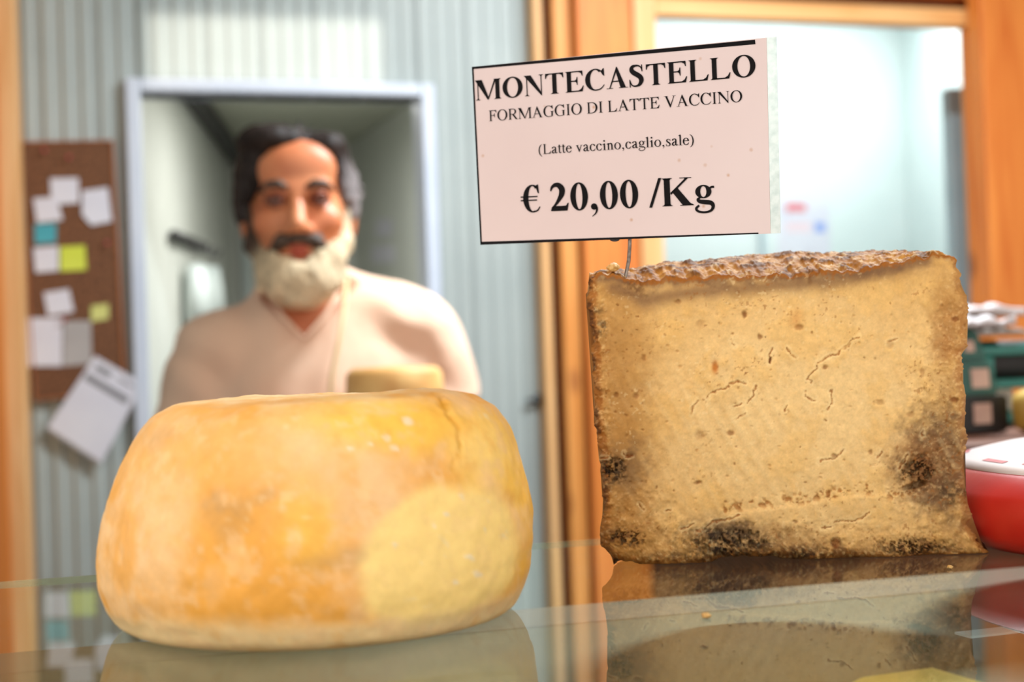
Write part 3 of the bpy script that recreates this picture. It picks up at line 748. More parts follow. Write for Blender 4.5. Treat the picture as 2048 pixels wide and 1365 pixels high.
KBt = np.zeros(Bt.shape) + np.array(rind_d)
def grid_faces(n, m, off, flip=False):
    i = np.arange(n * m).reshape(n, m) + off
    q = [i[:-1, :-1], i[:-1, 1:], i[1:, 1:], i[1:, :-1]]
    if flip: q = q[::-1]
    return np.stack(q, -1).reshape(-1, 4)
# one closed loop of rows: face (bottom to top), top, back, underside
rows = np.concatenate([Pf, Tw[1:], Bk[1:], Bt[1:-1]], 0); kcol = np.concatenate([K, KT[1:], KB[1:], KBt[1:-1]], 0)
n = rows.shape[0]
i_ = np.arange(n * NU).reshape(n, NU); i2 = np.roll(i_, -1, 0)
fcs = np.stack([i_[:, :-1], i_[:, 1:], i2[:, 1:], i2[:, :-1]], -1).reshape(-1, 4)
WB = at_depth(1560, 1000, WD + .04); WB = np.array([WB[0], WB[1], GZ])
M_wedge = vcol_mat('mouldy_cheese', 0.7, 260, .08, .10, 700, .0003, .2, sss=.10)
wedge = mesh_np('cheese_half', rows.reshape(-1, 3) - WB, fcs, M_wedge, None, True, kcol.reshape(-1, 3), loc=tuple(WB))
bmw = bmesh.new(); bmw.from_mesh(wedge.data); bmesh.ops.holes_fill(bmw, edges=[e for e in bmw.edges if e.is_boundary], sides=0); bmw.to_mesh(wedge.data); bmw.free()
tag(wedge, 'tall cut cheese with crumbly pale face and brown mouldy rind under the price card', 'cheese')

# ================================================================== red-rind cheese
RR_ = 0.20
RC = CAM + H_ * (.2415 + RR_) + FH * .823
M_red = noise_mat('red_wax', S(180, 26, 14), S(200, 38, 24), 18, 0.38, bump=.1, bscale=60)
rw = bmesh.new()
lathe(rw, [(0, 0), (RR_ - .012, 0), (RR_ - .006, .003), (RR_ - .002, .009), (RR_, .018), (RR_, .028), (RR_ - .002, .0315), (RR_ - .012, .040), (RR_ - .015, .0415), (RR_ - .024, .045), (RR_ - .045, .050), (0, .054)], 128)
redc = empty('red_cheese', (RC[0], RC[1], GZ + .0002)); bm_obj('rind', rw, M_red, redc, True)
lb = bmesh.new(); lathe(lb, [(0, .0544), (RR_ - .045, .0504), (RR_ - .024, .0454), (RR_ - .015, .0420), (RR_ - .0155, .0414), (RR_ - .024, .0449), (RR_ - .045, .0499), (0, .0539)], 128)
M_lab = noise_mat('label_paper', S(216, 200, 198), S(232, 218, 214), 14, 0.6)
lab = bm_obj('paper_label', lb, M_lab, redc, True)
M_redink = noise_mat('red_ink', S(196, 60, 56), S(206, 76, 70), 30, .6)
rg2 = random.Random(3)
for k_ in range(26):
    if k_ % 4 == 3: continue
    a0 = k_ * 2 * math.pi / 26; a2 = a0 + .15
    r0, r1 = RR_ - .030 + rg2.uniform(0, .002), RR_ - .0245 + rg2.uniform(-.002, .0)
    def zr(r): return float(np.interp(r, [0, RR_ - .045, RR_ - .024, RR_ - .015], [.0544, .0504, .0454, .0420])) + .0003
    V = [(r * math.cos(a), r * math.sin(a), zr(r)) for a in np.linspace(a0, a2, 5) for r in (r0, r1)]
    mesh_np('printed_mark', V, [(2 * i, 2 * i + 1, 2 * i + 3, 2 * i + 2) for i in range(4)], M_redink, lab)
tag(redc, 'low red-waxed cheese wheel with a white paper label on top', 'cheese')

# ================================================================== price card on a wire
dl, dr = 0.806, 0.806 * 356 / 393
TL, BL, TR = at_depth(944, 134, dl), at_depth(961, 490, dl), at_depth(1553, 73, dr)
cn = np.cross(TR - TL, BL - TL); cn /= np.linalg.norm(cn)
if cn @ FW > 0: cn = -cn                                            # towards the viewer
def on_card(px, py, off=0.0):
    r = ray(px, py); t = ((TL - CAM) @ cn) / (r @ cn)
    return CAM + r * t + cn * off
card = empty('price_card', tuple(on_card(1253, 480)))
cb0 = np.array(card.location)
def quad_slab(name, pxs, off, th, mat, parent, base, sub=1):
    P = [on_card(x, y, off) - base for x, y in pxs]; Q = [p - cn * th for p in P]
    n = len(P)
    fs = [tuple(range(n)), tuple(range(2 * n - 1, n - 1, -1))] + [(i, i + n, (i + 1) % n + n, (i + 1) % n) for i in range(n)]
    return mesh_np(name, P + Q, fs, mat, parent)
M_card = noise_mat('price_paper', S(206, 184, 182), S(216, 196, 194), 4, 0.35)
def card_spots(mt):
    N, L = mt.node_tree.nodes, mt.node_tree.links; p = N['Principled BSDF']
    src_ = p.inputs['Base Color'].links[0].from_socket
    tc = N.new('ShaderNodeTexCoord'); vo = N.new('ShaderNodeTexVoronoi'); vo.inputs['Scale'].default_value = 105
    no = N.new('ShaderNodeTexNoise'); no.inputs['Scale'].default_value = 300
    ad = N.new('ShaderNodeVectorMath'); ad.operation = 'MULTIPLY_ADD'; ad.inputs[1].default_value = (.004, .004, .004)
    L.new(tc.outputs['Object'], vo.inputs['Vector'])
    L.new(tc.outputs['Object'], no.inputs['Vector'])
    mr = N.new('ShaderNodeMapRange'); mr.inputs['From Min'].default_value = .03; mr.inputs['From Max'].default_value = .14; mr.inputs['To Min'].default_value = 1.2; mr.inputs['To Max'].default_value = 0
    L.new(vo.outputs['Distance'], mr.inputs['Value'])
    sel = N.new('ShaderNodeMath'); sel.operation = 'GREATER_THAN'; sel.inputs[1].default_value = .55
    L.new(vo.outputs['Color'], sel.inputs[0])
    mu = N.new('ShaderNodeMath'); mu.operation = 'MULTIPLY'; L.new(mr.outputs['Result'], mu.inputs[0]); L.new(sel.outputs[0], mu.inputs[1])
    mu2 = N.new('ShaderNodeMath'); mu2.operation = 'MULTIPLY'; L.new(mu.outputs[0], mu2.inputs[0]); L.new(no.outputs['Fac'], mu2.inputs[1])
    mx = N.new('ShaderNodeMix'); mx.data_type = 'RGBA'; mx.inputs['B'].default_value = (*S(176, 120, 62), 1)
    L.new(mu2.outputs[0], mx.inputs['Factor']); L.new(src_, mx.inputs['A']); L.new(mx.outputs['Result'], p.inputs['Base Color'])
card_spots(M_card)
M_lam = noise_mat('laminate_margin', S(200, 210, 206), S(226, 232, 228), 260, 0.25, lo=.3, hi=.6)
M_lam.node_tree.nodes['Principled BSDF'].inputs['Alpha'].default_value = .6
quad_slab('paper', [(944, 134), (961, 490), (1541, 467.4), (1533, 75)], 0, .0006, M_card, card, cb0)
quad_slab('clear_margin', [(1533.3, 75), (1541.3, 467.4), (1561, 466.5), (1553, 73)], 0, .0005, M_lam, card, cb0)
bd = []
def strip(nm, pxs): quad_slab(nm, pxs, .0002, .0001, M_black, card, cb0)
strip('border_line', [(944, 134), (944.4, 138.5), (1511, 88.5), (1510, 79.5)])
strip('border_line', [(944, 134), (961, 490), (964.2, 489.6), (947.2, 134)])
strip('border_line', [(960.8, 484), (961, 490), (1517, 468.3), (1516.8, 465.6)])
tab = bmesh.new()
tc0 = on_card(1227, 476.5, -.0012) - cb0; hx = (on_card(1237, 477.6) - on_card(1227, 478)); hx /= np.linalg.norm(hx); hy = np.cross(cn, hx)
vsf = [tab.verts.new(tc0 + (hx * math.cos(a) * 1.6 + hy * math.sin(a)) * .0019) for a in np.linspace(0, 2 * math.pi, 20, endpoint=False)]
vsb = [tab.verts.new(Vector(v_.co) - Vector(cn) * .0012) for v_ in vsf]
tab.faces.new(vsf); tab.faces.new(vsb[::-1])
for i in range(20): tab.faces.new((vsf[i], vsf[(i + 1) % 20], vsb[(i + 1) % 20], vsb[i]))
bm_obj('clip_tab', tab, M_darkmetal, card)
wb = bmesh.new()
w0 = on_card(1258, 440, -.0018) - cb0
foot = at_depth(1251, 553, WD + .006) - cb0
w1 = on_card(1257, 492, -.0018) - cb0
wdn = (foot - w1) / np.linalg.norm(foot - w1)
tube(wb, [w0, w1, w1 * .5 + foot * .5 + H_ * .0006, foot, foot + np.array([FH[0] * .004, FH[1] * .004, -.02])], [.0010, .0010, .00105, .0009, .0003], 10)
bm_obj('wire_pin', wb, M_wire, card, True)
tag(card, 'white laminated price card on a wire stuck into the tall cut cheese', 'price card')

# ---- serif lettering, drawn here letter by letter (1000 units per em)
def _spl(pts, n=10):
    pts = np.array(pts, float); out = []
    P = np.vstack([2 * pts[0] - pts[1], pts, 2 * pts[-1] - pts[-2]])
    for i in range(1, len(P) - 2):
        for t in np.linspace(0, 1, n, endpoint=False):
            a, b, c, d = P[i - 1], P[i], P[i + 1], P[i + 2]
            out.append(.5 * ((2 * b) + (-a + c) * t + (2 * a - 5 * b + 4 * c - d) * t ** 2 + (-a + 3 * b - 3 * c + d) * t ** 3))
    out.append(P[-2]); return np.array(out)
def rib(pts, n=10):                       # variable-width brush stroke: (x, y, width)
    q = _spl(pts, n); t = np.gradient(q[:, :2], axis=0); t /= np.linalg.norm(t, axis=1)[:, None] + 1e-9
    nn = np.stack([-t[:, 1], t[:, 0]], 1) * (q[:, 2:3] / 2)
    a, b = q[:, :2] + nn, q[:, :2] - nn
    return [[a[i], a[i + 1], b[i + 1], b[i]] for i in range(len(q) - 1)]
def arc(cx, cy, rx, ry, tx, ty, a0=0, a1=360, n=40):    # ring with a thick side stroke tx and thin top ty
    A_ = np.radians(np.linspace(a0, a1, n)); o = np.stack([cx + rx * np.cos(A_), cy + ry * np.sin(A_)], 1)
    i = np.stack([cx + (rx - tx) * np.cos(A_), cy + (ry - ty) * np.sin(A_)], 1)
    return [[o[k], o[k + 1], i[k + 1], i[k]] for k in range(n - 1)]
def R(x0, y0, x1, y1): return [[(x0, y0), (x1, y0), (x1, y1), (x0, y1)]]
def Q(*p): return [list(p)]
def disc(cx, cy, r, n=18): return [[(cx + r * math.cos(2 * math.pi * k / n), cy + r * math.sin(2 * math.pi * k / n)) for k in range(n)]]
def stem(x0, x1, y0, y1, e=55, th=22, top=True, bot=True, br=26):
    g = R(x0, y0, x1, y1)
    for y, s_, on in ((y0, 1, bot), (y1, -1, top)):
        if on:
            g += [[(x0 - e, y), (x1 + e, y), (x1 + e, y + s_ * th * .7), (x0 - e, y + s_ * th * .7)]]
            g += [[(x0 - e * .55, y + s_ * th * .7), (x1 + e * .55, y + s_ * th * .7), (x1, y + s_ * (th + br)), (x0, y + s_ * (th + br))]]
    return g
def glyph(ch, b):
    """(advance, polygons); b = bold"""
    s = 142 if b else 88                  # main stem
    h = 30 if b else 30                   # hairline
    e = 52 if b else 62
    c = 676 if b else 662
    if ch == ' ': return 250, []
    if ch == 'M':
        W = 944 if b else 889; xr_ = W - 70 - s
        g = stem(95, 95 + h, 0, c, e + 12, top=False) + stem(xr_, xr_ + s, 0, c, e)
        g += Q((20, c), (95 + s * 1.15, c), (W / 2 + 15, 60), (W / 2 - 28, 0)) if b else Q((18, c), (200, c), (W / 2 + 12, 60), (W / 2 - 22, 0))
        g += Q((W / 2 - 30, 0), (W / 2 + 10, 0), (xr_ + 30, c), (xr_ - 28, c)) + R(18, c - 16, 120, c) + R(xr_ - 30, c - 16, xr_ + 60, c)
        return W, g
    if ch == 'N':
        g = stem(95, 95 + h, 0, c, e + 10, top=False) + stem(590, 590 + h, 0, c, e + 10, bot=False)
        g += Q((18, c), (95 + s * 1.1, c), (620, 60), (620, -14), (600, -14)) + R(15, c - 16, 120, c)
        return 722, g
    if ch in 'OCGD0Q':
        if ch == 'O': return (778, arc(389, c / 2, 350, c / 2 + 14, 158, 34)) if b else (722, arc(361, c / 2, 330, c / 2 + 14, 108, 32))
        if ch == '0': return 500, arc(250, 338, 224, 352, 140, 36)
        if ch == 'C':
            W = 722 if b else 667; rx = 335 if b else 318; cx = 372 if b else 348
            g = arc(cx, c / 2, rx, c / 2 + 15, 160 if b else 108, 34, 48, 270, 44)
            g += rib([(cx - 10, -1, 34), (cx + 120, 14, 38), (cx + 210, 64, 34), (cx + 290, 158, 22)])
            g += rib([(cx + rx * .6, c / 2 + (c / 2) * .78, 44), (cx + rx * .74, c / 2 + c * .26, 42), (cx + rx * .80, c / 2 + c * .19, 30)])
            g += Q((cx + rx * .80, c + 14), (cx + rx * .87, c + 14), (cx + rx * .89, c - 232), (cx + rx * .82, c - 232), (cx + rx * .70, c - 110), (cx + rx * .62, c - 60))
            return W, g
        if ch == 'G':
            g = arc(365, c / 2, 333, c / 2 + 14, 108, 32, 50, 292, 44)
            g += stem(540, 628, 30, 330, 62, bot=False) + rib([(480, 12, 34), (560, 30, 34), (628, 62, 30)])
            g += Q((600, c + 14), (622, c + 14), (632, c - 210), (610, c - 210), (540, c - 90), (500, c - 50))
            return 722, g
        if ch == 'D':
            g = stem(105, 105 + s, 0, c, e, top=True)
            g += arc(330, c / 2, 360, c / 2, 112, 34, -90, 90) + R(105, 0, 335, 34) + R(105, c - 34, 335, c)
            return 722, g
    if ch == 'T':
        W = 667 if b else 611; m_ = W / 2
        g = stem(m_ - s / 2, m_ + s / 2, 0, c, 62 if b else 72, top=False) + R(30, c - 36, W - 30, c)
        for sg_ in (-1, 1):
            X_ = m_ + sg_ * (m_ - 30)
            g += Q((X_, c), (X_ + sg_ * 6, c - 168), (X_ - sg_ * 18, c - 168), (X_ - sg_ * 50, c - 80), (X_ - sg_ * 130, c - 36), (X_ - sg_ * 130, c))
        return W, g
    if ch in 'EFL':
        W = {'E': 667 if b else 611, 'F': 556, 'L': 667 if b else 611}[ch]
        x0 = 90 if b else 102; x1 = x0 + s; xe = W - (40 if b else 45)
        g = stem(x0, x1, 0, c, e)
        if ch in 'EF':
            xt = xe - (10 if ch == 'E' else -10)
            g += R(x1, c - 36, xt, c) + Q((xt, c), (xt + 6, c - 168), (xt - 18, c - 168), (xt - 46, c - 84), (xt - 130, c - 36), (xt - 130, c))
            m_ = c / 2 + 16; xm = x1 + (215 if b else 225)
            g += R(x1, m_ - 18, xm - 30, m_ + 18) + Q((xm - 22, m_ + 130), (xm, m_ + 130), (xm, m_ - 130), (xm - 22, m_ - 130), (xm - 44, m_ - 50), (xm - 90, m_ - 18), (xm - 90, m_ + 18), (xm - 44, m_ + 50))
        if ch in 'EL':
            g += R(x1, 0, xe - 20, 38) + Q((xe - 24, 0), (xe + 24, 186), (xe - 2, 190), (xe - 60, 90), (xe - 150, 38), (xe - 190, 38), (xe - 190, 0))
        return W, g
    if ch == 'I': return 333, stem(122, 122 + s, 0, c, 70)
    if ch in 'AV':
        W = 722; f = (lambda p: (p[0], p[1])) if ch == 'A' else (lambda p: (W - p[0], c - p[1]))
        k1, k2 = (60, 175) if b else (50, 112)
        ap = 358; g0 = [[(ap - 12, c + 14), (ap + 12, c + 14), (W - 78, 0), (W - 78 - k2, 0), (ap - 32, c - 130)]]
        g0 += [[(ap - 12, c + 14), (ap + 16, c - 60), (130, 0), (92, 0)]]
        for a_0, a_1 in ((12, 225), (W - 78 - k2 - 55, W - 10)): g0 += R(a_0, 0, a_1, 17)
        if ch == 'A': g0 += R(200, 210, 490, 246)
        return W, [[f(p) for p in q] for q in g0]
    if ch == 'S':
        return 556, rib([(452, 520, 26), (416, 610, 38), (330, 664, 46), (250, 668, 66), (150, 640, 100), (118, 550, 138), (168, 462, 150), (280, 386, 156), (388, 300, 154), (424, 190, 146), (370, 70, 104), (280, 22, 60), (180, 20, 46), (100, 80, 38), (58, 210, 24)], 9) + Q((436, 690), (464, 690), (470, 468), (442, 468)) + Q((44, -16), (76, -16), (66, 236), (38, 236))
    if ch == 'R':
        return 667, stem(102, 102 + s, 0, c, e) + arc(330, c - 178, 222, 178, 98, 32, -90, 90) + R(150, c - 32, 335, c) + R(150, c - 356, 335, c - 324) + Q((270, 320), (380, 330), (600, 30), (640, 16), (650, 0), (512, 0))
    if ch == 'K':
        return 778, stem(78, 78 + s, 0, c, e) + Q((225, 318), (240, 268), (640, 640), (640, c), (610, c)) + R(455, c - 18, 735, c) + Q((560, c - 18), (660, c - 18), (610, c - 60)) + Q((268, 340), (396, 440), (690, 60), (768, 18), (768, 0), (520, 0)) + R(450, 0, 770, 18)
    if ch == '2': return 500, rib([(26, 500, 30), (60, 590, 64), (140, 650, 96), (236, 640, 128), (312, 550, 148), (310, 430, 140), (250, 310, 104), (150, 170, 62), (40, 62, 40)], 9) + Q((20, 0), (440, 0), (480, 190), (452, 192), (410, 128), (340, 122), (100, 122), (20, 40))
    if ch == ',': return (250, disc(120, 70, 80) + rib([(180, 60, 60), (186, -20, 48), (150, -100, 34), (66, -170, 14)])) if b else (250, disc(112, 46, 54) + rib([(150, 40, 34), (156, -20, 32), (130, -84, 24), (78, -136, 12)]))
    if ch == '/': return 278, Q((-20, -19), (52, -19), (298, 691), (226, 691))
    if ch == '€':
        return 500, arc(300, 338, 250, 352, 138, 36, 52, 290, 40) + R(-14, 372, 430, 404) + R(-14, 282, 412, 314) + rib([(330, 4, 36), (420, 40, 36), (486, 130, 22)]) + Q((430, 690), (456, 690), (470, 470), (442, 470), (400, 590), (370, 640))
    if ch == '(' or ch == ')':
        g = rib([(300, 672, 10), (176, 560, 52), (110, 400, 74), (92, 250, 78), (110, 100, 74), (176, -60, 52), (300, -172, 10)])
        return 333, g if ch == '(' else [[(333 - p[0], p[1]) for p in q] for q in g]
    if ch == 'g':
        if b: return 500, arc(230, 314, 190, 160, 118, 30) + rib([(392, 396, 48), (430, 416, 50), (486, 416, 52)], 4) + rib([(150, 178, 40), (96, 130, 66), (140, 84, 92), (260, 62, 110), (400, 36, 104), (446, -50, 80), (390, -146, 58), (240, -182, 50), (90, -150, 56), (50, -80, 60), (120, -10, 46)], 8)
        return 470, arc(215, 310, 172, 150, 84, 28) + rib([(352, 400, 28), (400, 412, 32), (458, 412, 34)], 4) + rib([(130, 184, 28), (76, 130, 44), (110, 82, 62), (240, 58, 70), (380, 34, 66), (420, -50, 54), (360, -150, 40), (210, -190, 36), (70, -152, 40), (40, -80, 44), (110, -6, 32)], 8)
    x = 450
    if ch == 'l': return 278, R(97, 0, 97 + s, 683) + R(22, 0, 258, 16) + Q((97, 16), (185, 16), (205, 10), (78, 10)) + Q((20, 640), (97, 660), (185, 683), (97, 600), (20, 622))
    if ch == 'i': return 278, R(97, 0, 97 + s, 446) + R(20, 0, 256, 16) + Q((20, 396), (97, 412), (185, 460), (97, 350), (20, 378)) + disc(136, 610, 58)
    if ch == 'n': return 500, R(92, 0, 92 + s - 6, 446) + R(14, 0, 246, 16) + Q((14, 398), (92, 412), (172, 460), (92, 350), (14, 380)) + rib([(150, 350, 30), (220, 410, 56), (300, 416, 78), (358, 360, 86), (372, 240, 84), (372, 10, 84)], 8) + R(290, 0, 486, 16)
    if ch == 'o': return 500, arc(250, 225, 220, 236, 88, 30)
    if ch in 'ce':
        g = arc(228, 225, 204, 236, 92, 30, 40 if ch == 'c' else 5, 300, 34) + rib([(250, 12, 48), (330, 40, 54), (412, 148, 20)])
        if ch == 'e': g += R(60, 256, 404, 288) + rib([(380, 270, 74), (360, 350, 68), (300, 420, 50)], 6)
        else: g += disc(352, 366, 48) + rib([(250, 444, 30), (320, 424, 44), (372, 380, 60)], 5)
        return 444, g
    if ch == 't': return 278, R(80, 70, 80 + s - 10, 560) + R(14, 418, 262, 450) + Q((14, 418), (80, 450), (150, 579), (158, 560), (158, 440)) + rib([(119, 90, 78), (140, 34, 66), (200, 20, 44), (268, 62, 20)], 6)
    if ch == 'v': return 500, Q((58, 440), (150, 440), (282, 90), (256, -14), (240, -14)) + Q((376, 440), (420, 440), (262, -14), (236, -14), (230, 40)) + R(14, 434, 222, 450) + R(316, 434, 482, 450)
    if ch == 'a': return 444, rib([(84, 330, 76), (98, 400, 66), (186, 440, 40), (260, 420, 62), (292, 350, 84), (292, 90, 84), (320, 34, 62), (370, 24, 40), (440, 66, 20)], 8) + rib([(290, 280, 26), (180, 224, 56), (90, 160, 80), (84, 80, 88), (140, 30, 66), (210, 44, 40), (290, 104, 24)], 8)
    if ch == 's': return 389, rib([(320, 330, 20), (290, 400, 32), (220, 438, 36), (130, 420, 60), (96, 350, 76), (150, 270, 86), (250, 200, 88), (308, 118, 80), (270, 34, 54), (180, 8, 36), (90, 40, 32), (54, 140, 18)], 8) + R(306, 310, 324, 455) + R(50, -8, 68, 150)
    return 300, []
def text_line(name, txt, bold, p0, p1, cap_px, kern=0):
    polys = []; x = 0
    for ch in txt:
        adv, g = glyph(ch, bold)
        polys += [[(x + q[0], q[1]) for q in pl] for pl in g]; x += adv + kern
    xs = [q[0] for pl in polys for q in pl]; x0, x1 = min(xs), max(xs)
    A0 = on_card(*p0, .00035) - cb0; A1 = on_card(*p1, .00035) - cb0
    mid = ((p0[0] + p1[0]) / 2, (p0[1] + p1[1]) / 2)
    a = math.radians(-2.4)
    upv = (on_card(mid[0] + cap_px * math.sin(a), mid[1] - cap_px * math.cos(a), .00035) - on_card(mid[0], mid[1], .00035)) / (676 if bold else 662)
    V, Fs = [], []
    for pl in polys:
        b0 = len(V)
        for q in pl: V.append(A0 + (A1 - A0) * ((q[0] - x0) / (x1 - x0)) + upv * q[1])
        Fs.append(tuple(range(b0, b0 + len(pl))))
    o = mesh_np(name, V, Fs, M_black, card)
    return o
text_line('name_lettering', 'MONTECASTELLO', True, (952, 201.5), (1512, 152.5), 42)
text_line('description_lettering', 'FORMAGGIO DI LATTE VACCINO', False, (979, 242.8), (1485, 203.5), 22.3)
text_line('ingredient_lettering', '(Latte vaccino,caglio,sale)', False, (1078, 309), (1388, 289), 20)
text_line('price_lettering', '€ 20,00 /Kg', True, (1043, 425.3), (1430, 408.8), 55)

# ================================================================== crumbs
M_crumb = noise_mat('cheese_crumb', S(196, 140, 66), S(228, 190, 126), 500, .6)
def crumb_obj(px, py, z, size, label, seed, grp=None, flat=.6):
    P = on_z(px, py, z) if not isinstance(px, np.ndarray) else px
    bmc = bmesh.new(); bmesh.ops.create_icosphere(bmc, subdivisions=3, radius=size)
    for v_ in bmc.verts:
        q = v_.co.normalized()
        v_.co *= 1 + .45 * float(fbm(q.x * 1.6, q.y * 1.6, q.z * 1.6, 3, seed))
        v_.co.z *= flat
    zm = min(v_.co.z for v_ in bmc.verts)
    o = bm_obj('cheese_crumb', bmc, M_crumb, None, True); o.location = (P[0], P[1], z - zm)
    return tag(o, label, 'crumb', grp)
crumb_obj(1900, 1139, GZ, .0016, 'orange cheese crumb on the glass below the red cheese', 1)
crumb_obj(1412, 1238, GZ, .0021, 'pale cheese crumb on the glass in front of the cut cheese', 2)
cp = at_depth(1227, 540, WD + .004)
crumb_obj(cp, None, cp[2] - .0012, .0034, 'pale cheese crumb on top of the cut cheese beside the wire', 3, flat=.7)

# things under the glass
YS = on_z(1795, 1338, SZ + .022)
M_bcheese = noise_mat('butter_cheese', S(222, 178, 70), S(232, 194, 96), 12, .45)
yc = bmesh.new(); box_bm(-.024, .022, -.05, .03, 0, .022, .006, yc)
yo = bm_obj('cheese_slab', yc, M_bcheese, None, True); yo.location = (YS[0], YS[1] - .03, SZ); yo.rotation_euler = (0, 0, .1)
tag(yo, 'flat yellow cheese slab lying on the shelf under the glass', 'cheese')
tg = on_z(1975, 1268, SZ)
tb_ = box('price_tag', -.016, .016, -.007, .007, 0, .0012, M_white); tb_.location = (tg[0], tg[1], SZ); tb_.rotation_euler = (0, 0, .05)
tag(tb_, 'small blank white tag lying on the shelf under the glass', 'tag')

# ================================================================== side counter with boxes behind the red cheese
bp = at_depth(1990, 868, 1.62)
KZ = bp[2]
KY0 = bp[1] - .14; KX0 = on_y(1262, 1000, KY0 + .62)[0]
side_c = empty('side_counter', (KX0 + .4, KY0 + .3, 0))
tag(side_c, 'dark brown wooden side counter behind the cut cheese', 'counter')
adopt(box('counter_top', KX0, 2.6, KY0, KY0 + .62, KZ - .03, KZ, M_darkwood, None, .003), side_c)
adopt(box('counter_body', KX0 + .02, 2.58, KY0 + .02, KY0 + .6, 0, KZ - .0305, M_darkwood, None, .003), side_c)
M_tealbox = noise_mat('teal_card', S(10, 70, 60), S(16, 82, 70), 12, .45)
M_tealrim = noise_mat('teal_plastic', S(24, 116, 106), S(34, 128, 116), 12, .35)
M_blackbox = noise_mat('black_card', S(20, 15, 14), S(28, 22, 20), 12, .5)
M_pinklab = noise_mat('pink_label', S(186, 150, 136), S(206, 172, 156), 30, .7)
def u_at(px, d=1.62): return at_depth(px, 800, d)[0]
def z_at(py, px=1980, d=1.62): return at_depth(px, py, d)[2]
def carton(name, px0, px1, py0, py1, mat, lab, label, cat='box', inset=.0, d=1.62, dy=.12, labm=None, y_off=0.0):
    x0, x1 = u_at(px0, d), u_at(px1, d); z0, z1 = z_at(py1, d=d), z_at(py0, d=d)
    y0 = at_depth((px0 + px1) / 2, 800, d)[1] + y_off
    t = empty(name, ((x0 + x1) / 2, y0 + dy / 2, z0))
    w2, d2, h2 = (x1 - x0) / 2, dy / 2, z1 - z0
    b_ = bmesh.new()
    vs_ = [b_.verts.new(p) for p in ((-w2, -d2, 0), (w2, -d2, 0), (w2, d2, 0), (-w2, d2, 0), (-w2 + inset, -d2 + inset * .5, h2), (w2 - inset, -d2 + inset * .5, h2), (w2 - inset, d2, h2), (-w2 + inset, d2, h2))]
    for f_ in ((3, 2, 1, 0), (4, 5, 6, 7), (0, 1, 5, 4), (1, 2, 6, 5), (2, 3, 7, 6), (3, 0, 4, 7)): b_.faces.new([vs_[i] for i in f_])
    bmesh.ops.bevel(b_, geom=b_.edges[:], offset=.003, segments=2, affect='EDGES')
    bm_obj('carton', b_, mat, t)
    if lab:
        lx0, lx1, lz0, lz1 = lab
        sl = inset * .5 / max(h2, 1e-6)
        V = []
        for (x, z) in ((lx0, lz0), (lx1, lz0), (lx1, lz1), (lx0, lz1)):
            V.append((-w2 + x * 2 * w2, -d2 + sl * z * h2 - .0012, z * h2))
        V += [(x, y + .001, z) for x, y, z in V]
        mesh_np('label_patch', V, [(0, 1, 2, 3), (7, 6, 5, 4), (0, 4, 5, 1), (1, 5, 6, 2), (2, 6, 7, 3), (3, 7, 4, 0)], labm or M_pinklab, t)
    tag(t, label, cat)
    return t, z1
carton('black_box', 1890, 2030, 792, 866, M_blackbox, (.38, .68, .25, .8), 'black box with a pale label at the foot of the stack', d=1.62)
carton('teal_box', 1880, 2012, 722, 791, M_tealbox, (.5, .82, .22, .78), 'teal box with a pinkish label standing on the black box', inset=.008, d=1.62)
carton('teal_box', 1890, 1988, 655, 721.3, M_tealbox, (.45, .68, .28, .62), 'upper teal box with tapered sides on top of the stack', inset=.010, d=1.62)
# teal crate to the right
cx0, cx1 = u_at(2010, 1.75), u_at(2240, 1.75); zc0, zc1 = KZ, z_at(712, 2040, 1.72)
yk = at_depth(2090, 800, 1.62)[1] + .16
cr = empty('plastic_crate', ((cx0 + cx1) / 2, yk + .1, KZ + .0002))
w2 = (cx1 - cx0) / 2; hh = zc1 - KZ
def crp(nm, *a): return box(nm, *a, M_tealrim, cr, .003)
for s_ in (-1, 1):
    crp('post', s_ * w2 - .012, s_ * w2 + .012, -.1, -.08, 0, hh); crp('post', s_ * w2 - .012, s_ * w2 + .012, .08, .1, 0, hh)
crp('rim', -w2 - .016, w2 + .016, -.104, -.076, hh + .0004, hh + .014); crp('rim', -w2 - .016, w2 + .016, .076, .104, hh + .0004, hh + .014)
crp('slat', -w2 + .013, w2 - .013, -.098, -.084, hh * .52, hh * .66); crp('slat', -w2 + .013, w2 - .013, -.098, -.084, hh * .02, hh * .2)
crp('slat', -w2 + .013, w2 - .013, .084, .098, hh * .02, hh * .66)
crp('floor_board', -w2 + .013, w2 - .013, -.083, .083, 0, .008)
tag(cr, 'teal plastic crate with open slats beside the boxes', 'crate')
M_pack = noise_mat('pale_pack', S(206, 190, 170), S(222, 208, 192), 20, .5)
M_packy = noise_mat('yellow_pack', S(190, 150, 60), S(210, 176, 96), 20, .5)
def pack(nm, x, y, z, sx, sy, sz, mat, label, seed):
    b_ = box_bm(-sx / 2, sx / 2, -sy / 2, sy / 2, 0, sz, min(sx, sy, sz) * .3, seg=3)
    for v_ in b_.verts:
        f_ = float(fbm(v_.co.x * 40, v_.co.y * 40, v_.co.z * 40, 2, seed)) * .004
        v_.co.x += f_; v_.co.z = max(0, v_.co.z + f_ * (1 if v_.co.z > sz * .5 else 0))
    o = bm_obj(nm, b_, mat, None, True); o.location = (x, y, z); return tag(o, label, 'pack')
pack('food_pack', (cx0 + cx1) / 2 - .03, yk + .08, KZ + .0084, .08, .06, .045, M_pack, 'pale food pack inside the teal crate', 2)
pack('food_pack', u_at(2062), yk - .17, KZ, .05, .05, .05, M_packy, 'yellowish food pack in front of the teal crate', 4)
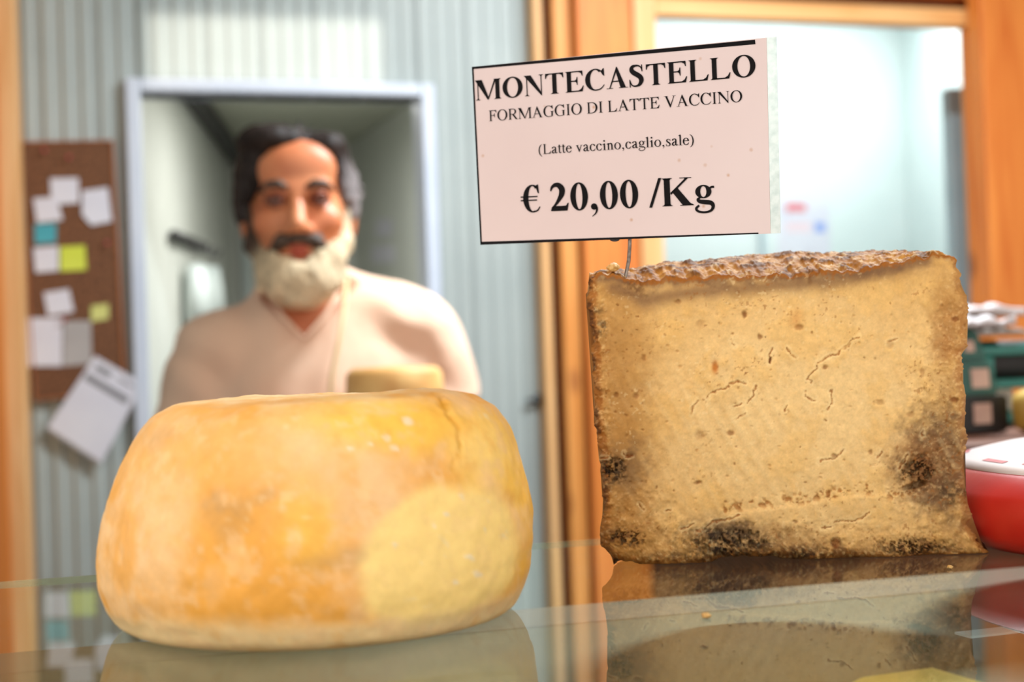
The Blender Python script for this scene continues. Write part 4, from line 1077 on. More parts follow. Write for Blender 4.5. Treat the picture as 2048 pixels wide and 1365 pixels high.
# loose white sheets and bags lying over the boxes
M_sheet = noise_mat('wrapping_sheet', S(190, 180, 182), S(214, 206, 208), 14, .5)
M_sheetg = noise_mat('grey_wrapping', S(120, 108, 100), S(150, 138, 130), 14, .6)
def sheet(nm, pts, mat, label, seed, amp=.010):
    # pts: four corners; crumpled slab
    n_ = 26; g_ = np.linspace(0, 1, n_); A2, B2 = np.meshgrid(g_, g_)
    p = [np.array(q) for q in pts]
    G = ((1 - A2) * (1 - B2))[..., None] * p[0] + (A2 * (1 - B2))[..., None] * p[1] + (A2 * B2)[..., None] * p[2] + ((1 - A2) * B2)[..., None] * p[3]
    nn_ = fbm(G[..., 0] * 22, G[..., 1] * 22, 0 * A2, 3, seed)
    top_ = G.copy(); top_[..., 2] += (np.abs(nn_)) * amp + .006 * np.sin(A2 * np.pi) * np.sin(B2 * np.pi) + .003
    b0 = p[0].copy()
    V = np.concatenate([top_.reshape(-1, 3), G.reshape(-1, 3)]) - b0
    f1 = grid_faces(n_, n_, 0); f2 = grid_faces(n_, n_, n_ * n_, True)
    i = np.arange(n_ * n_).reshape(n_, n_)
    ring = np.concatenate([i[0, :-1], i[:-1, -1], i[-1, ::-1][:-1], i[::-1, 0][:-1]])
    r2 = np.roll(ring, -1); f3 = np.stack([r2, ring, ring + n_ * n_, r2 + n_ * n_], -1)
    o = mesh_np(nm, V, np.concatenate([f1, f2, f3]), mat, None, True, loc=tuple(b0))
    return tag(o, label, 'wrapping')
zt = z_at(655, 1940) + .0005
ys = at_depth(1940, 800, 1.62)[1]
sheet('wrapping_sheet', [(u_at(1885), ys - .03, zt), (u_at(2000), ys - .045, zt), (u_at(2000), ys + .14, zt), (u_at(1885), ys + .14, zt)], M_sheet, 'crumpled white wrapping lying over the teal boxes', 8, .018)
zt2 = hh + KZ + .026
pack('dark_bag', (cx0 + cx1) / 2, yk + .08, KZ + .0084 + .047, .15, .10, hh - .035, M_blackbox, 'dark bag heaped in the teal crate', 6)
sheet('wrapping_sheet', [(u_at(2030), yk - .03, zt2 + .0), (u_at(2240), yk - .03, zt2), (u_at(2240), yk + .20, zt2), (u_at(2030), yk + .20, zt2)], M_sheetg, 'greyish folded wrapping on the rim of the teal crate', 9, .02)
sheet('wrapping_sheet', [(u_at(2022), yk - .02, zt2 + .03), (u_at(2240), yk - .02, zt2 + .024), (u_at(2240), yk + .20, zt2 + .024), (u_at(2022), yk + .20, zt2 + .03)], M_sheet, 'white wrapping uppermost on the teal crate', 12, .014)

# ================================================================== notice board and papers on the ribbed wall
NY = WY - 0.008
def wall_quad(name, pxs, y, th, mat, parent=None, base=None):
    P = [on_y(px, py, y) for px, py in pxs]; n = len(P)
    if base is None: base = np.mean(P, 0)
    V = [p - base for p in P] + [p - base + np.array([0, th, 0]) for p in P]
    fs = [tuple(range(n)), tuple(range(2 * n - 1, n - 1, -1))] + [(i, i + n, (i + 1) % n + n, (i + 1) % n) for i in range(n)]
    o = mesh_np(name, V, fs, mat, parent)
    if parent is None: o.location = tuple(base)
    return o
bc = [(40, 287), (222, 284), (247, 780), (73, 797)]
bb = on_y(150, 540, NY - .012)
board = empty('cork_board', tuple(bb))
wall_quad('cork_sheet', bc, NY - .012, .014, M_cork, board, bb)
M_oak = wood_mat('board_edge', S(150, 84, 40), S(176, 104, 56), S(90, 40, 15), knots=False)
wall_quad('frame_strip', [(222.3, 283), (227, 283), (253, 780), (247.3, 780)], NY - .016, .018, M_oak, board, bb)
wall_quad('frame_strip', [(35.5, 287), (39.7, 287), (72.7, 798), (68.5, 798)], NY - .016, .018, M_oak, board, bb)
wall_quad('frame_strip', [(35.5, 283), (227, 280), (227, 282.7), (35.5, 286.7)], NY - .016, .018, M_oak, board, bb)
wall_quad('frame_strip', [(68.5, 798.3), (253, 780.3), (253, 784), (68.5, 802)], NY - .016, .018, M_oak, board, bb)
tag(board, 'brown cork notice board with pinned notes on the ribbed wall', 'notice board')
PAPERS = [
 ([(100, 357), (157, 356), (158, 406), (103, 410)], M_white, 'white note pinned highest on the cork board'),
 ([(66, 397), (113, 394), (126, 440), (74, 446)], M_white, 'tilted white note just above the teal note'),
 ([(164, 382), (216, 375), (224, 443), (182, 451), (164, 430)], M_white, 'white note with a cut corner beside the right frame of the board'),
 ([(69, 449), (113, 447), (112, 485), (70, 488)], M_teal, 'teal note on the cork board'),
 ([(66, 496), (117, 492), (117, 542), (71, 546)], M_white, 'square white note beside the bright yellow note'),
 ([(120, 494), (170, 491), (173, 540), (120, 543)], M_yel, 'bright yellow-green note on the cork board'),
 ([(87, 586), (138, 578), (148, 624), (96, 632)], M_white, 'slanted white note above the large white sheet'),
 ([(182, 612), (217, 608), (217, 638), (182, 644)], M_pyel, 'small pale yellow note on the cork board'),
 ([(55, 636), (125, 636), (124, 733), (55, 733)], M_white, 'large white sheet low on the cork board'),
 ([(127, 642), (182, 642), (184, 728), (126, 733)], M_grey, 'grey printed sheet next to the large white sheet')]
for i, (q, mt, lb_) in enumerate(PAPERS):
    tag(wall_quad('paper_note', q, NY - .0135 - .0012 * (i % 3), .0008, mt), lb_, 'note', 'notes on the cork board')
for (x, y, lb_) in ((89, 302, 'pink push pin near the top left corner of the cork board'), (138, 316, 'red push pin above the highest white note'), (214, 487, 'red push pin beside the right edge of the cork board'), (129, 641, 'red push pin between the white and the grey sheet')):
    p = on_y(x, y, NY - .016)
    b_ = bmesh.new(); lathe(b_, [(0, 0), (.0028, 0), (.0028, .002), (.0018, .004), (.0024, .009), (.0036, .011), (.0036, .0125), (0, .013)], 12)
    o = bm_obj('push_pin', b_, M_pinkpin, None, True); o.location = tuple(p); o.rotation_euler = (math.pi / 2, 0, 0)
    tag(o, lb_, 'pin', 'push pins on the board')
shb = on_y(190, 815, NY - .02)
sh = empty('printed_list', tuple(shb))
def lerp2(a, b, c, d, s_, t): # bilinear on the sheet in pixels
    a, b, c, d = map(np.array, (a, b, c, d)); return tuple((a * (1 - s_) + b * s_) * (1 - t) + (d * (1 - s_) + c * s_) * t)
SQ = [(190, 712), (288, 768), (203, 926), (95, 855)]
wall_quad('sheet', SQ, NY - .020, .0008, M_white, sh, shb)
wall_quad('backing_sheet', [(94, 860), (100, 852), (205, 920), (203, 932)], NY - .0188, .0008, M_grey, sh, shb)
for (s0, s1, t0, t1) in ((.12, .42, .07, .14), (.05, .9, .22, .30), (.55, .85, .08, .11)):
    wall_quad('printed_bar', [lerp2(*SQ, s0, t0), lerp2(*SQ, s1, t0), lerp2(*SQ, s1, t1), lerp2(*SQ, s0, t1)], NY - .0203, .0002, M_ink, sh, shb)
tag(sh, 'slanted printed list hanging below the cork board beside the door frame', 'paper')
# bolt at the right end of the ribbed wall
lt = on_y(1072, 801, WY - .02)
latch = empty('door_bolt', tuple(lt))
b_ = bmesh.new(); tube(b_, [(-.022, 0, 0), (.024, 0, .003)], .0052, 12); bm_obj('bolt_rod', b_, M_darkmetal, latch, True)
box('bolt_plate', .002, .018, .006, .014, -.012, .014, M_darkmetal, latch, .002)
tag(latch, 'small dark bolt on the ribbed wall beside the pine posts', 'bolt')

# ================================================================== passage: hook rail and notes
def on_wall(px, py, a, b):
    a = np.array([a[0], a[1], 0.]); b = np.array([b[0], b[1], 0.]); t = b - a; n = np.array([t[1], -t[0], 0]); n /= np.linalg.norm(n)
    r = ray(px, py); k_ = ((a - CAM) @ n) / (r @ n); return CAM + r * k_, n
p0, nL = on_wall(333, 470, LX, cl1); p1, _ = on_wall(394, 494, LX, cl1)
if nL @ (CAM - p0) < 0: nL = -nL
rl = empty('hook_rail', tuple(p0)); pr0, pr1 = nL * .02, p1 - p0 + nL * .02
b_ = bmesh.new(); tube(b_, [pr0, pr1], .014, 10); bm_obj('rail_bar', b_, M_darkmetal, rl, True)
for t in (.15, .4, .65, .9):
    q = pr0 * (1 - t) + pr1 * t
    b_ = bmesh.new(); tube(b_, [q, q + nL * .03 + [0, 0, -.03], q + nL * .05 + [0, 0, -.035], q + nL * .06 + [0, 0, -.015]], .005, 8); bm_obj('hook', b_, M_darkmetal, rl, True)
tag(rl, 'dark hook rail on the left wall of the passage', 'hook rail')
for (pa, pb_, y0_, y1_, lb_) in ((352, 377, 526, 650, 'white strip curtain bundle hanging nearer the door'), (384, 407, 530, 640, 'white strip curtain bundle hanging farther down the passage')):
    a0, _ = on_wall(pa, y0_, LX, cl1); a1, _ = on_wall(pb_, y1_, LX, cl1)
    a0 = a0 + nL * .04; a1 = a1 + nL * .04
    b_ = bmesh.new(); mid = np.array([(a0[0] + a1[0]) / 2, (a0[1] + a1[1]) / 2])
    wd = np.linalg.norm(a1[:2] - a0[:2]) * .30; tdir = (a1 - a0) * np.array([1, 1, 0]); tdir /= np.linalg.norm(tdir)
    for k_ in range(3):
        q = np.array([mid[0], mid[1], 0]) + tdir * (k_ - 1) * wd * .62 + nL * .01 * (k_ % 2)
        tube(b_, [q + ZUP * a0[2], q + ZUP * (a0[2] * .5 + a1[2] * .5) + tdir * .004, q + ZUP * a1[2]], [.02, .03, .034], 10)
    o = bm_obj('hanging_cloth', b_, M_cold, None, True)
    tag(o, lb_, 'cloth', 'white bundles hanging in the passage')
RX0 = np.array([max(R0[0], DX1 + 0.005), R0[1], 0])
for (x0, y0_, x1, y1_, lb_) in ((752, 440, 785, 472, 'small white note on the right wall of the passage'), (745, 492, 790, 525, 'wider pale note below the small note on the passage wall')):
    V = []
    for x, y in ((x0, y0_), (x1, y0_ - 2), (x1, y1_), (x0, y1_ + 2)):
        q, nR = on_wall(x, y, RX0, cr1)
        if nR @ (CAM - q) < 0: nR = -nR
        V.append(q + nR * .003)
    V += [q - nR * .001 for q in V]
    o = mesh_np('wall_note', V, [(0, 1, 2, 3), (7, 6, 5, 4), (0, 4, 5, 1), (1, 5, 6, 2), (2, 6, 7, 3), (3, 7, 4, 0)], M_white)
    tag(o, lb_, 'note', 'notes on the passage wall')
# poster in the cold room
M_pred = noise_mat('poster_red', S(206, 110, 116), S(214, 124, 130), 10, .7)
M_pblue = noise_mat('poster_blue', S(110, 140, 210), S(124, 152, 216), 10, .7)
M_ppink = noise_mat('poster_pink', S(222, 196, 202), S(228, 204, 210), 10, .7)
ps = on_y(1608, 455, CY - .004); po = empty('wall_poster', tuple(ps))
wall_quad('poster_sheet', [(1556, 395), (1660, 396), (1660, 520), (1556, 520)], CY - .004, .002, M_white, po, ps)
wall_quad('poster_heading', [(1572, 406), (1612, 407), (1612, 424), (1572, 424)], CY - .0046, .0004, M_pred, po, ps)
wall_quad('poster_block', [(1572, 444), (1622, 445), (1622, 464), (1572, 464)], CY - .0046, .0004, M_ppink, po, ps)
wall_quad('poster_block', [(1630, 446), (1650, 446), (1650, 464), (1630, 464)], CY - .0046, .0004, M_pblue, po, ps)
tag(po, 'white poster with red and blue blocks on the cold room wall', 'poster')
# dark gasket on the right of the cold room
M_gask = noise_mat('gasket', S(168, 186, 192), S(180, 196, 202), 6, .5)
g0_, g1_ = on_y(1893, 300, 3.5)[0], on_y(1932, 300, 3.5)[0]
struct(box('trim_13', g0_, g1_, 3.48, 3.52, 0, on_y(1908, 178, 3.5)[2], M_gask, None, .004))
gp = on_y(1526, 495, CY - .01)
struct(box('trim_14', gp[0] - .012, gp[0] + .012, CY - .02, CY - .001, 0, on_y(1526, 440, CY)[2], M_gask, None, .003))

# ================================================================== the man behind the counter
class Field:
    """signed distance field on a rectilinear grid, with smooth unions, meshed by surface nets"""
    def __init__(self, xs, ys, zs):
        self.x, self.y, self.z = (np.asarray(a, np.float32) for a in (xs, ys, zs))
        self.f = np.full((len(xs), len(ys), len(zs)), 0.5, np.float32)
    def _sl(self, lo, hi, pad):
        out = []
        for a, l, h in zip((self.x, self.y, self.z), lo, hi):
            i0 = max(0, np.searchsorted(a, l - pad) - 1); i1 = min(len(a), np.searchsorted(a, h + pad) + 1)
            out.append(slice(i0, max(i0 + 1, i1)))
        return tuple(out)
    def _grid(self, sl):
        return self.x[sl[0]][:, None, None], self.y[sl[1]][None, :, None], self.z[sl[2]][None, None, :]
    def _apply(self, sl, d, k, op):
        a = self.f[sl]
        if op == 'u':
            if k > 0:
                h = np.clip(.5 + .5 * (d - a) / k, 0, 1); r = d * (1 - h) + a * h - k * h * (1 - h)
            else: r = np.minimum(a, d)
        else:
            if k > 0:
                d = -d; h = np.clip(.5 - .5 * (d - a) / k, 0, 1); r = d * (1 - h) + a * h + k * h * (1 - h)
            else: r = np.maximum(a, -d)
        self.f[sl] = r
    def ell(self, c, r, k=.02, op='u', tilt=0.0):
        pad = .06; R_ = max(r)
        sl = self._sl([q - (R_ if tilt else s_) for q, s_ in zip(c, r)], [q + (R_ if tilt else s_) for q, s_ in zip(c, r)], pad)
        X, Y, Z = self._grid(sl)
        dx, dy, dz = X - c[0], Y - c[1], Z - c[2]
        if tilt:
            ct, st = math.cos(tilt), math.sin(tilt); dx, dz = dx * ct + dz * st, -dx * st + dz * ct
        k0 = np.sqrt((dx / r[0]) ** 2 + (dy / r[1]) ** 2 + (dz / r[2]) ** 2)
        k1 = np.sqrt((dx / r[0] ** 2) ** 2 + (dy / r[1] ** 2) ** 2 + (dz / r[2] ** 2) ** 2) + 1e-6
        self._apply(sl, (k0 * (k0 - 1) / k1), k, op)
    def cone(self, a, b, ra, rb, k=.02, op='u'):
        a, b = np.array(a, float), np.array(b, float)
        m_ = max(ra, rb); sl = self._sl(np.minimum(a, b) - m_, np.maximum(a, b) + m_, .06)
        X, Y, Z = self._grid(sl); d = b - a; L2 = d @ d + 1e-12
        t = np.clip(((X - a[0]) * d[0] + (Y - a[1]) * d[1] + (Z - a[2]) * d[2]) / L2, 0, 1)
        dist = np.sqrt((X - a[0] - t * d[0]) ** 2 + (Y - a[1] - t * d[1]) ** 2 + (Z - a[2] - t * d[2]) ** 2) - (ra + (rb - ra) * t)
        self._apply(sl, dist, k, op)
    def cut(self, fn, k=0):
        X, Y, Z = self._grid((slice(None),) * 3)
        self.f = np.maximum(self.f, np.broadcast_to(fn(X, Y, Z), self.f.shape).astype(np.float32))
    def add(self, fn):
        X, Y, Z = self._grid((slice(None),) * 3); near = np.abs(self.f) < .05
        n_ = np.zeros_like(self.f); XX, YY, ZZ_ = np.broadcast_arrays(X, Y, Z)
        n_[near] = fn(XX[near], YY[near], ZZ_[near]); self.f += n_
    def mesh(self):
        f = self.f; s_ = f < 0
        nx, ny, nz = f.shape
        cs = np.zeros((nx - 1, ny - 1, nz - 1), np.int8)
        for a in (0, 1):
            for b in (0, 1):
                for c in (0, 1): cs += s_[a:nx - 1 + a, b:ny - 1 + b, c:nz - 1 + c]
        act = np.argwhere((cs > 0) & (cs < 8)); idx = np.full(cs.shape, -1, np.int64); idx[tuple(act.T)] = np.arange(len(act))
        P = np.zeros((len(act), 3)); n_ = np.zeros(len(act))
        C_ = [np.array(q) for q in ((0,0,0),(1,0,0),(0,1,0),(1,1,0),(0,0,1),(1,0,1),(0,1,1),(1,1,1))]
        for i, j in ((0,1),(2,3),(4,5),(6,7),(0,2),(1,3),(4,6),(5,7),(0,4),(1,5),(2,6),(3,7)):
            fa = f[tuple((act + C_[i]).T)]; fb_ = f[tuple((act + C_[j]).T)]
            cr_ = (fa < 0) != (fb_ < 0); t = np.where(cr_, fa / (fa - fb_ + 1e-12), 0)
            P += np.where(cr_[:, None], C_[i] + t[:, None] * (C_[j] - C_[i]), 0); n_ += cr_
        P = act + P / n_[:, None]
        V = np.stack([np.interp(P[:, q], np.arange(len(a)), a) for q, a in enumerate((self.x, self.y, self.z))], 1)
        quads = []
        for ax in range(3):
            sl0 = [slice(1, -1)] * 3; sl0[ax] = slice(0, -1); sl1 = list(sl0); sl1[ax] = slice(1, None)
            e0, e1 = s_[tuple(sl0)], s_[tuple(sl1)]
            w_ = np.argwhere(e0 != e1)
            if not len(w_): continue
            ins = e0[tuple(w_.T)]
            off = np.ones(3, int); off[ax] = 0; base_ = w_ + off
            u_, v_ = (ax + 1) % 3, (ax + 2) % 3
            du, dv = np.eye(3, dtype=int)[u_], np.eye(3, dtype=int)[v_]
            q = np.stack([idx[tuple((base_ - du - dv).T)], idx[tuple((base_ - dv).T)], idx[tuple(base_.T)], idx[tuple((base_ - du).T)]], 1)
            q[~ins] = q[~ins][:, ::-1]; quads.append(q)
        return V, np.concatenate(quads)

MD = 2.2
mp_ = at_depth(612, 741, MD)
MZ = 0.0
man = empty('person', (mp_[0], mp_[1], 0.0), -YAW + math.radians(8.0))
def lx(px): return (px - 612) * MD / F
def lz(py, px=612): return CAM[2] + (741.5 - .035 * (px - 612) - py) * MD / F
ar = np.arange
zs_b = np.concatenate([ar(-.01, .86, .012), ar(.86, 1.43, .006), ar(1.43, 1.76, .0042)])
B = Field(ar(-.36, .36, .0052), ar(-.46, .22, .0052), zs_b)
# torso, neck
B.ell((.01, .03, 1.26), (.155, .10, .19), .03); B.ell((.01, .03, 1.06), (.15, .10, .16), .05); B.ell((.01, .03, .93), (.155, .11, .11), .05)
B.cone((-.09, .035, 1.385), (.11, .035, 1.405), .060, .060, .04)
B.cone((0, .04, 1.40), (-.004, .015, 1.52), .062, .058, .03)
# head
HX = -.004
B.ell((HX, .035, 1.628), (.076, .096, .094), .02)
B.ell((HX, -.005, 1.572), (.066, .078, .088), .03)
B.ell((HX, -.035, 1.518), (.046, .044, .040), .03)
B.ell((HX, -.052, 1.655), (.060, .030, .045), .02)
B.cone((HX - .038, -.070, 1.622), (HX + .038, -.070, 1.622), .0125, .0125, .012)
for s_ in (-1, 1):
    B.ell((HX + s_ * .044, -.052, 1.575), (.024, .022, .022), .02)
    B.ell((HX + s_ * .033, -.088, 1.606), (.019, .016, .011), .010, 'd')
    B.ell((HX + s_ * .082, .03, 1.590), (.009, .022, .034), .008)
B.cone((HX, -.076, 1.612), (HX, -.104, 1.566), .0085, .0135, .010)
for s_ in (-1, 1): B.ell((HX + s_ * .014, -.090, 1.560), (.010, .012, .009), .006)
B.ell((HX, -.076, 1.531), (.026, .012, .012), .012)
# arms
SHL, SHR = (-.142, .035, 1.372), (.180, .035, 1.400)
ELL, ELR = (-.222, .045, 1.115), (.252, .045, 1.135)
WRL, WRR = (.000, -.235, 1.245), (.196, -.215, 1.245)
for sh_, el_, wr_ in ((SHL, ELL, WRL), (SHR, ELR, WRR)):
    B.cone(sh_, el_, .054, .042, .03); B.cone(el_, wr_, .041, .027, .012)
# hands: palm, four fingers, thumb, cupped below the small cheese
CHX, CHY, CHZ = .118, -.315, 1.284
def hand(wr, tgt, side_):
    wr, tgt = np.array(wr), np.array(tgt); d = tgt - wr; d[2] = 0; d /= np.linalg.norm(d); s2 = np.array([-d[1], d[0], 0]) * side_
    pc_ = wr + d * .045 + np.array([0, 0, .004])
    for q in (-.024, -.008, .008, .024): B.cone(wr + s2 * q * .6, pc_ + d * .03 + s2 * q, .0145, .0115, .012)
    for q, ln in zip((-.034, -.0115, .0115, .034), (.058, .068, .064, .050)):
        a = pc_ + d * .03 + s2 * q * .85; b2 = a + d * ln * .5 + s2 * q * .25 + np.array([0, 0, .004]); c2 = b2 + d * ln * .45 + s2 * q * .12 + np.array([0, 0, .012])
        B.cone(a, b2, .0095, .0088, .004); B.cone(b2, c2, .0088, .0072, .003)
    a = wr + d * .02 - s2 * .026; b2 = a + d * .022 - s2 * .026 + [0, 0, .012]; c2 = b2 + d * .026 - s2 * .006 + [0, 0, .014]
    B.cone(a, b2, .013, .0105, .008); B.cone(b2, c2, .0105, .0082, .004)
hand(WRL, (CHX - .02, CHY - .01, 0), 1); hand(WRR, (CHX + .02, CHY - .02, 0), -1)
# legs and feet
for s_ in (-1, 1):
    hx_ = .01 + s_ * .085
    B.cone((hx_, .03, .90), (hx_ + s_ * .01, .02, .50), .082, .056, .03); B.cone((hx_ + s_ * .01, .02, .50), (hx_ + s_ * .015, .05, .09), .054, .036, .02)
    B.cone((hx_ + s_ * .015, .05, .05), (hx_ + s_ * .03, -.10, .035), .038, .034, .02)
Vb, Fb = B.mesh()
M_skin, N, L, p = new_mat('skin')
tc = N.new('ShaderNodeTexCoord'); n1_ = N.new('ShaderNodeTexNoise'); n1_.inputs['Scale'].default_value = 14; L.new(tc.outputs['Object'], n1_.inputs['Vector'])
cr_ = N.new('ShaderNodeValToRGB'); cr_.color_ramp.elements[0].color = (*S(206, 118, 76), 1); cr_.color_ramp.elements[1].color = (*S(226, 146, 100), 1)
cr_.color_ramp.elements[0].position = .35; cr_.color_ramp.elements[1].position = .65
L.new(n1_.outputs['Fac'], cr_.inputs['Fac']); L.new(cr_.outputs['Color'], p.inputs['Base Color'])
p.inputs['Roughness'].default_value = .45; p.inputs['Subsurface Weight'].default_value = .1; p.inputs['Subsurface Radius'].default_value = (1, .35, .2); p.inputs['Subsurface Scale'].default_value = .01
mesh_np('body', Vb, Fb, M_skin, man, True)

# eyes, lips, brows
M_eye = noise_mat('eye_white', S(150, 128, 116), S(164, 142, 128), 10, .2)
M_iris = noise_mat('iris', S(40, 30, 24), S(60, 46, 34), 60, .2)
M_lid = noise_mat('eyelid', S(128, 62, 40), S(142, 74, 48), 20, .5)
M_hair = noise_mat('dark_hair', S(30, 20, 16), S(66, 48, 40), 60, .55, bump=.6, bscale=150, stretch=(1, 1, .3))
M_hairg = noise_mat('grey_hair', S(90, 82, 80), S(140, 132, 130), 70, .55, bump=.6, bscale=150)
M_beard = noise_mat('white_beard', S(184, 160, 128), S(226, 208, 182), 60, .65, bump=.7, bscale=160, stretch=(1, 1, .35))
M_mous = noise_mat('dark_moustache', S(52, 38, 30), S(92, 72, 58), 70, .6, bump=.6, bscale=160)
M_lip = noise_mat('lips', S(170, 66, 48), S(184, 80, 60), 30, .4)
for s_ in (-1, 1):
    b_ = bmesh.new(); bmesh.ops.create_uvsphere(b_, u_segments=20, v_segments=14, radius=.0125)
    bmesh.ops.translate(b_, vec=(HX + s_ * .033, -.0695, 1.606), verts=b_.verts)
    ey = bm_obj('eye', b_, M_eye, man, True)
    b_ = bmesh.new(); bmesh.ops.create_uvsphere(b_, u_segments=16, v_segments=10, radius=.0072)
    for v_ in b_.verts: v_.co.y *= .35
    bmesh.ops.translate(b_, vec=(HX + s_ * .0325, -.0808, 1.606), verts=b_.verts); bm_obj('iris', b_, M_iris, ey, True)
    b_ = bmesh.new(); tube(b_, [(HX + s_ * .017, -.0795, 1.607), (HX + s_ * .026, -.0835, 1.6128), (HX + s_ * .036, -.0825, 1.6135), (HX + s_ * .049, -.074, 1.606)], [.002, .0056, .0058, .002], 8); bm_obj('upper_lid', b_, M_lid, man, True)
    b_ = bmesh.new(); tube(b_, [(HX + s_ * .017, -.0795, 1.604), (HX + s_ * .028, -.0825, 1.598), (HX + s_ * .038, -.081, 1.598), (HX + s_ * .049, -.074, 1.604)], [.0016, .003, .003, .0016], 8); bm_obj('lower_lid', b_, M_lid, man, True)
    b_ = bmesh.new(); tube(b_, [(HX + s_ * .014, -.0845, 1.6235), (HX + s_ * .026, -.0865, 1.6295), (HX + s_ * .042, -.081, 1.629), (HX + s_ * .056, -.068, 1.619)], [.004, .0065, .006, .0022], 8); bm_obj('eyebrow', b_, M_mous, man, True)
b_ = bmesh.new(); tube(b_, [(HX - .024, -.074, 1.531), (HX - .010, -.0865, 1.5345), (HX, -.088, 1.533), (HX + .010, -.0865, 1.5345), (HX + .024, -.074, 1.531)], [.002, .0042, .0042, .0042, .002], 10)
tube(b_, [(HX - .022, -.074, 1.528), (HX - .008, -.0865, 1.524), (HX + .008, -.0865, 1.524), (HX + .022, -.074, 1.528)], [.002, .0055, .0055, .002], 10); bm_obj('lips', b_, M_lip, man, True)

# hair
rgh = random.Random(21)
Hf = Field(ar(-.15, .15, .0034), ar(-.14, .18, .0034), ar(1.50, 1.76, .0034))
Hf.ell((HX - .004, .045, 1.628), (.084, .102, .092), .02)
Hf.ell((HX - .046, .010, 1.655), (.050, .072, .052), .02); Hf.ell((HX + .044, .020, 1.650), (.046, .072, .056), .02)
Hf.ell((HX - .074, .030, 1.61), (.024, .055, .050), .02); Hf.ell((HX + .074, .035, 1.61), (.022, .055, .050), .02)
Hf.ell((HX - .036, -.030, 1.701), (.054, .046, .028), .02); Hf.ell((HX + .045, -.020, 1.692), (.034, .040, .026), .015)
for _ in range(260):
    a = rgh.uniform(-2.9, 2.9) if rgh.random() < .7 else rgh.uniform(-1.2, 1.2); e_ = rgh.uniform(.0, 1.35)
    p0_ = np.array([HX + .082 * math.sin(a) * math.cos(e_), .045 - .10 * math.cos(a) * math.cos(e_), 1.632 + .088 * math.sin(e_)])
    if p0_[1] < -.02 and p0_[2] < 1.69: continue
    o_ = p0_ - np.array([HX, .045, 1.64]); o_ /= np.linalg.norm(o_)
    t_ = np.cross(o_, [rgh.uniform(-.4, .4), -.3, 1.0]); t_ /= np.linalg.norm(t_); dn = np.array([rgh.uniform(-.3, .3), rgh.uniform(-.2, .3), -.8]) * (.5 if e_ < 1 else .15) + t_ * rgh.choice((-1, 1)) * .7
    Hf.cone(p0_ - o_ * .004, p0_ + o_ * rgh.uniform(.006, .020) + dn * .028, .009, .0018, .003)
# keep the face free: remove everything in front of the hairline
def face_free(X, Y, Z):
    hl = 1.682 - 6.0 * (X - HX - .022) ** 2 - np.where(X < HX - .005, .9 * (HX - .005 - X) * .35, 0)   # hairline height across the forehead
    side_lim = -.01 + np.clip((Z - 1.60) * .55, -.02, .05)
    in_face = np.minimum(.066 + .0 * Z - np.abs(X - HX), np.minimum(hl - Z, (.02 - Y)))
    low = np.minimum(1.572 - Z, .03 - Y)
    return np.maximum(in_face, low)
Hf.cut(lambda X, Y, Z: face_free(X, Y, Z))
Hf.cut(lambda X, Y, Z: np.where(Y < -.005, (1.61 - Z) * 1.0 + np.abs(X) * 0, -1))
Hf.cut(lambda X, Y, Z: np.where(Y < .075, 1.583 - Z + .0 * X, -1))
Hf.add(lambda X, Y, Z: fbm(X * 60, Y * 60, Z * 40, 3, 301) * .004 + fbm(X * 160, Y * 160, Z * 70, 2, 302) * .0018)
Vh, Fh = Hf.mesh()
gr = sstep(.045, .085, Vh[:, 0] - HX) * sstep(1.70, 1.63, Vh[:, 2]); gr = np.clip(gr + .25 * fbm(Vh[:, 0] * 30, Vh[:, 1] * 30, Vh[:, 2] * 30, 3, 303), 0, 1)
ch_ = np.array(S(34, 21, 15))[None] * (1 - gr[:, None]) + np.array(S(126, 118, 118))[None] * gr[:, None]
mesh_np('hair', Vh, Fh, vcol_mat('dark_greying_hair', .6, 90, .5, .6, 200, .002, .3), man, True, ch_)

# beard and moustache
Bf = Field(ar(-.11, .11, .0032), ar(-.15, .08, .0032), ar(1.40, 1.63, .0032))
for s_ in (-1, 1):
    Bf.cone((HX + s_ * .072, -.005, 1.595), (HX + s_ * .066, -.02, 1.545), .008, .013, .015)
    Bf.cone((HX + s_ * .064, -.02, 1.545), (HX + s_ * .040, -.05, 1.498), .014, .024, .02)
    Bf.ell((HX + s_ * .028, -.062, 1.490), (.032, .034, .034), .02)
Bf.ell((HX + .002, -.070, 1.488), (.044, .036, .040), .02); Bf.ell((HX + .004, -.068, 1.470), (.034, .030, .026), .02)
Bf.ell((HX, -.10, 1.529), (.034, .030, .017), .008, 'd')
for _ in range(70):
    a = rgh.uniform(-1.4, 1.4); p0_ = np.array([HX + .058 * math.sin(a), -.05 - .04 * math.cos(a), rgh.uniform(1.46, 1.51) + .03 * abs(math.sin(a))])
    Bf.cone(p0_, p0_ + np.array([math.sin(a) * .012, -.008 * math.cos(a), -rgh.uniform(.010, .020)]), .008, .002, .008)
Bf.add(lambda X, Y, Z: fbm(X * 70, Y * 70, Z * 40, 3, 311) * .0035 + fbm(X * 200, Y * 200, Z * 80, 2, 312) * .0016)
Vd, Fd = Bf.mesh()
dk = sstep(-.035, -.075, Vd[:, 0] - HX) * sstep(1.50, 1.55, Vd[:, 2]); dk = np.clip(dk * 1.2 + sstep(1.56, 1.60, Vd[:, 2]) * .5, 0, 1)
cb_ = np.array(S(214, 192, 158))[None] * (1 - dk[:, None]) + np.array(S(78, 62, 52))[None] * dk[:, None]
cb_ *= (1 + .18 * fbm(Vd[:, 0] * 60, Vd[:, 1] * 60, Vd[:, 2] * 30, 3, 313))[:, None]
mesh_np('beard', Vd, Fd, vcol_mat('greying_beard', .7, 90, .25, .6, 200, .002, .25), man, True, cb_)
Mf = Field(ar(-.06, .06, .0026), ar(-.13, -.03, .0026), ar(1.50, 1.58, .0026))
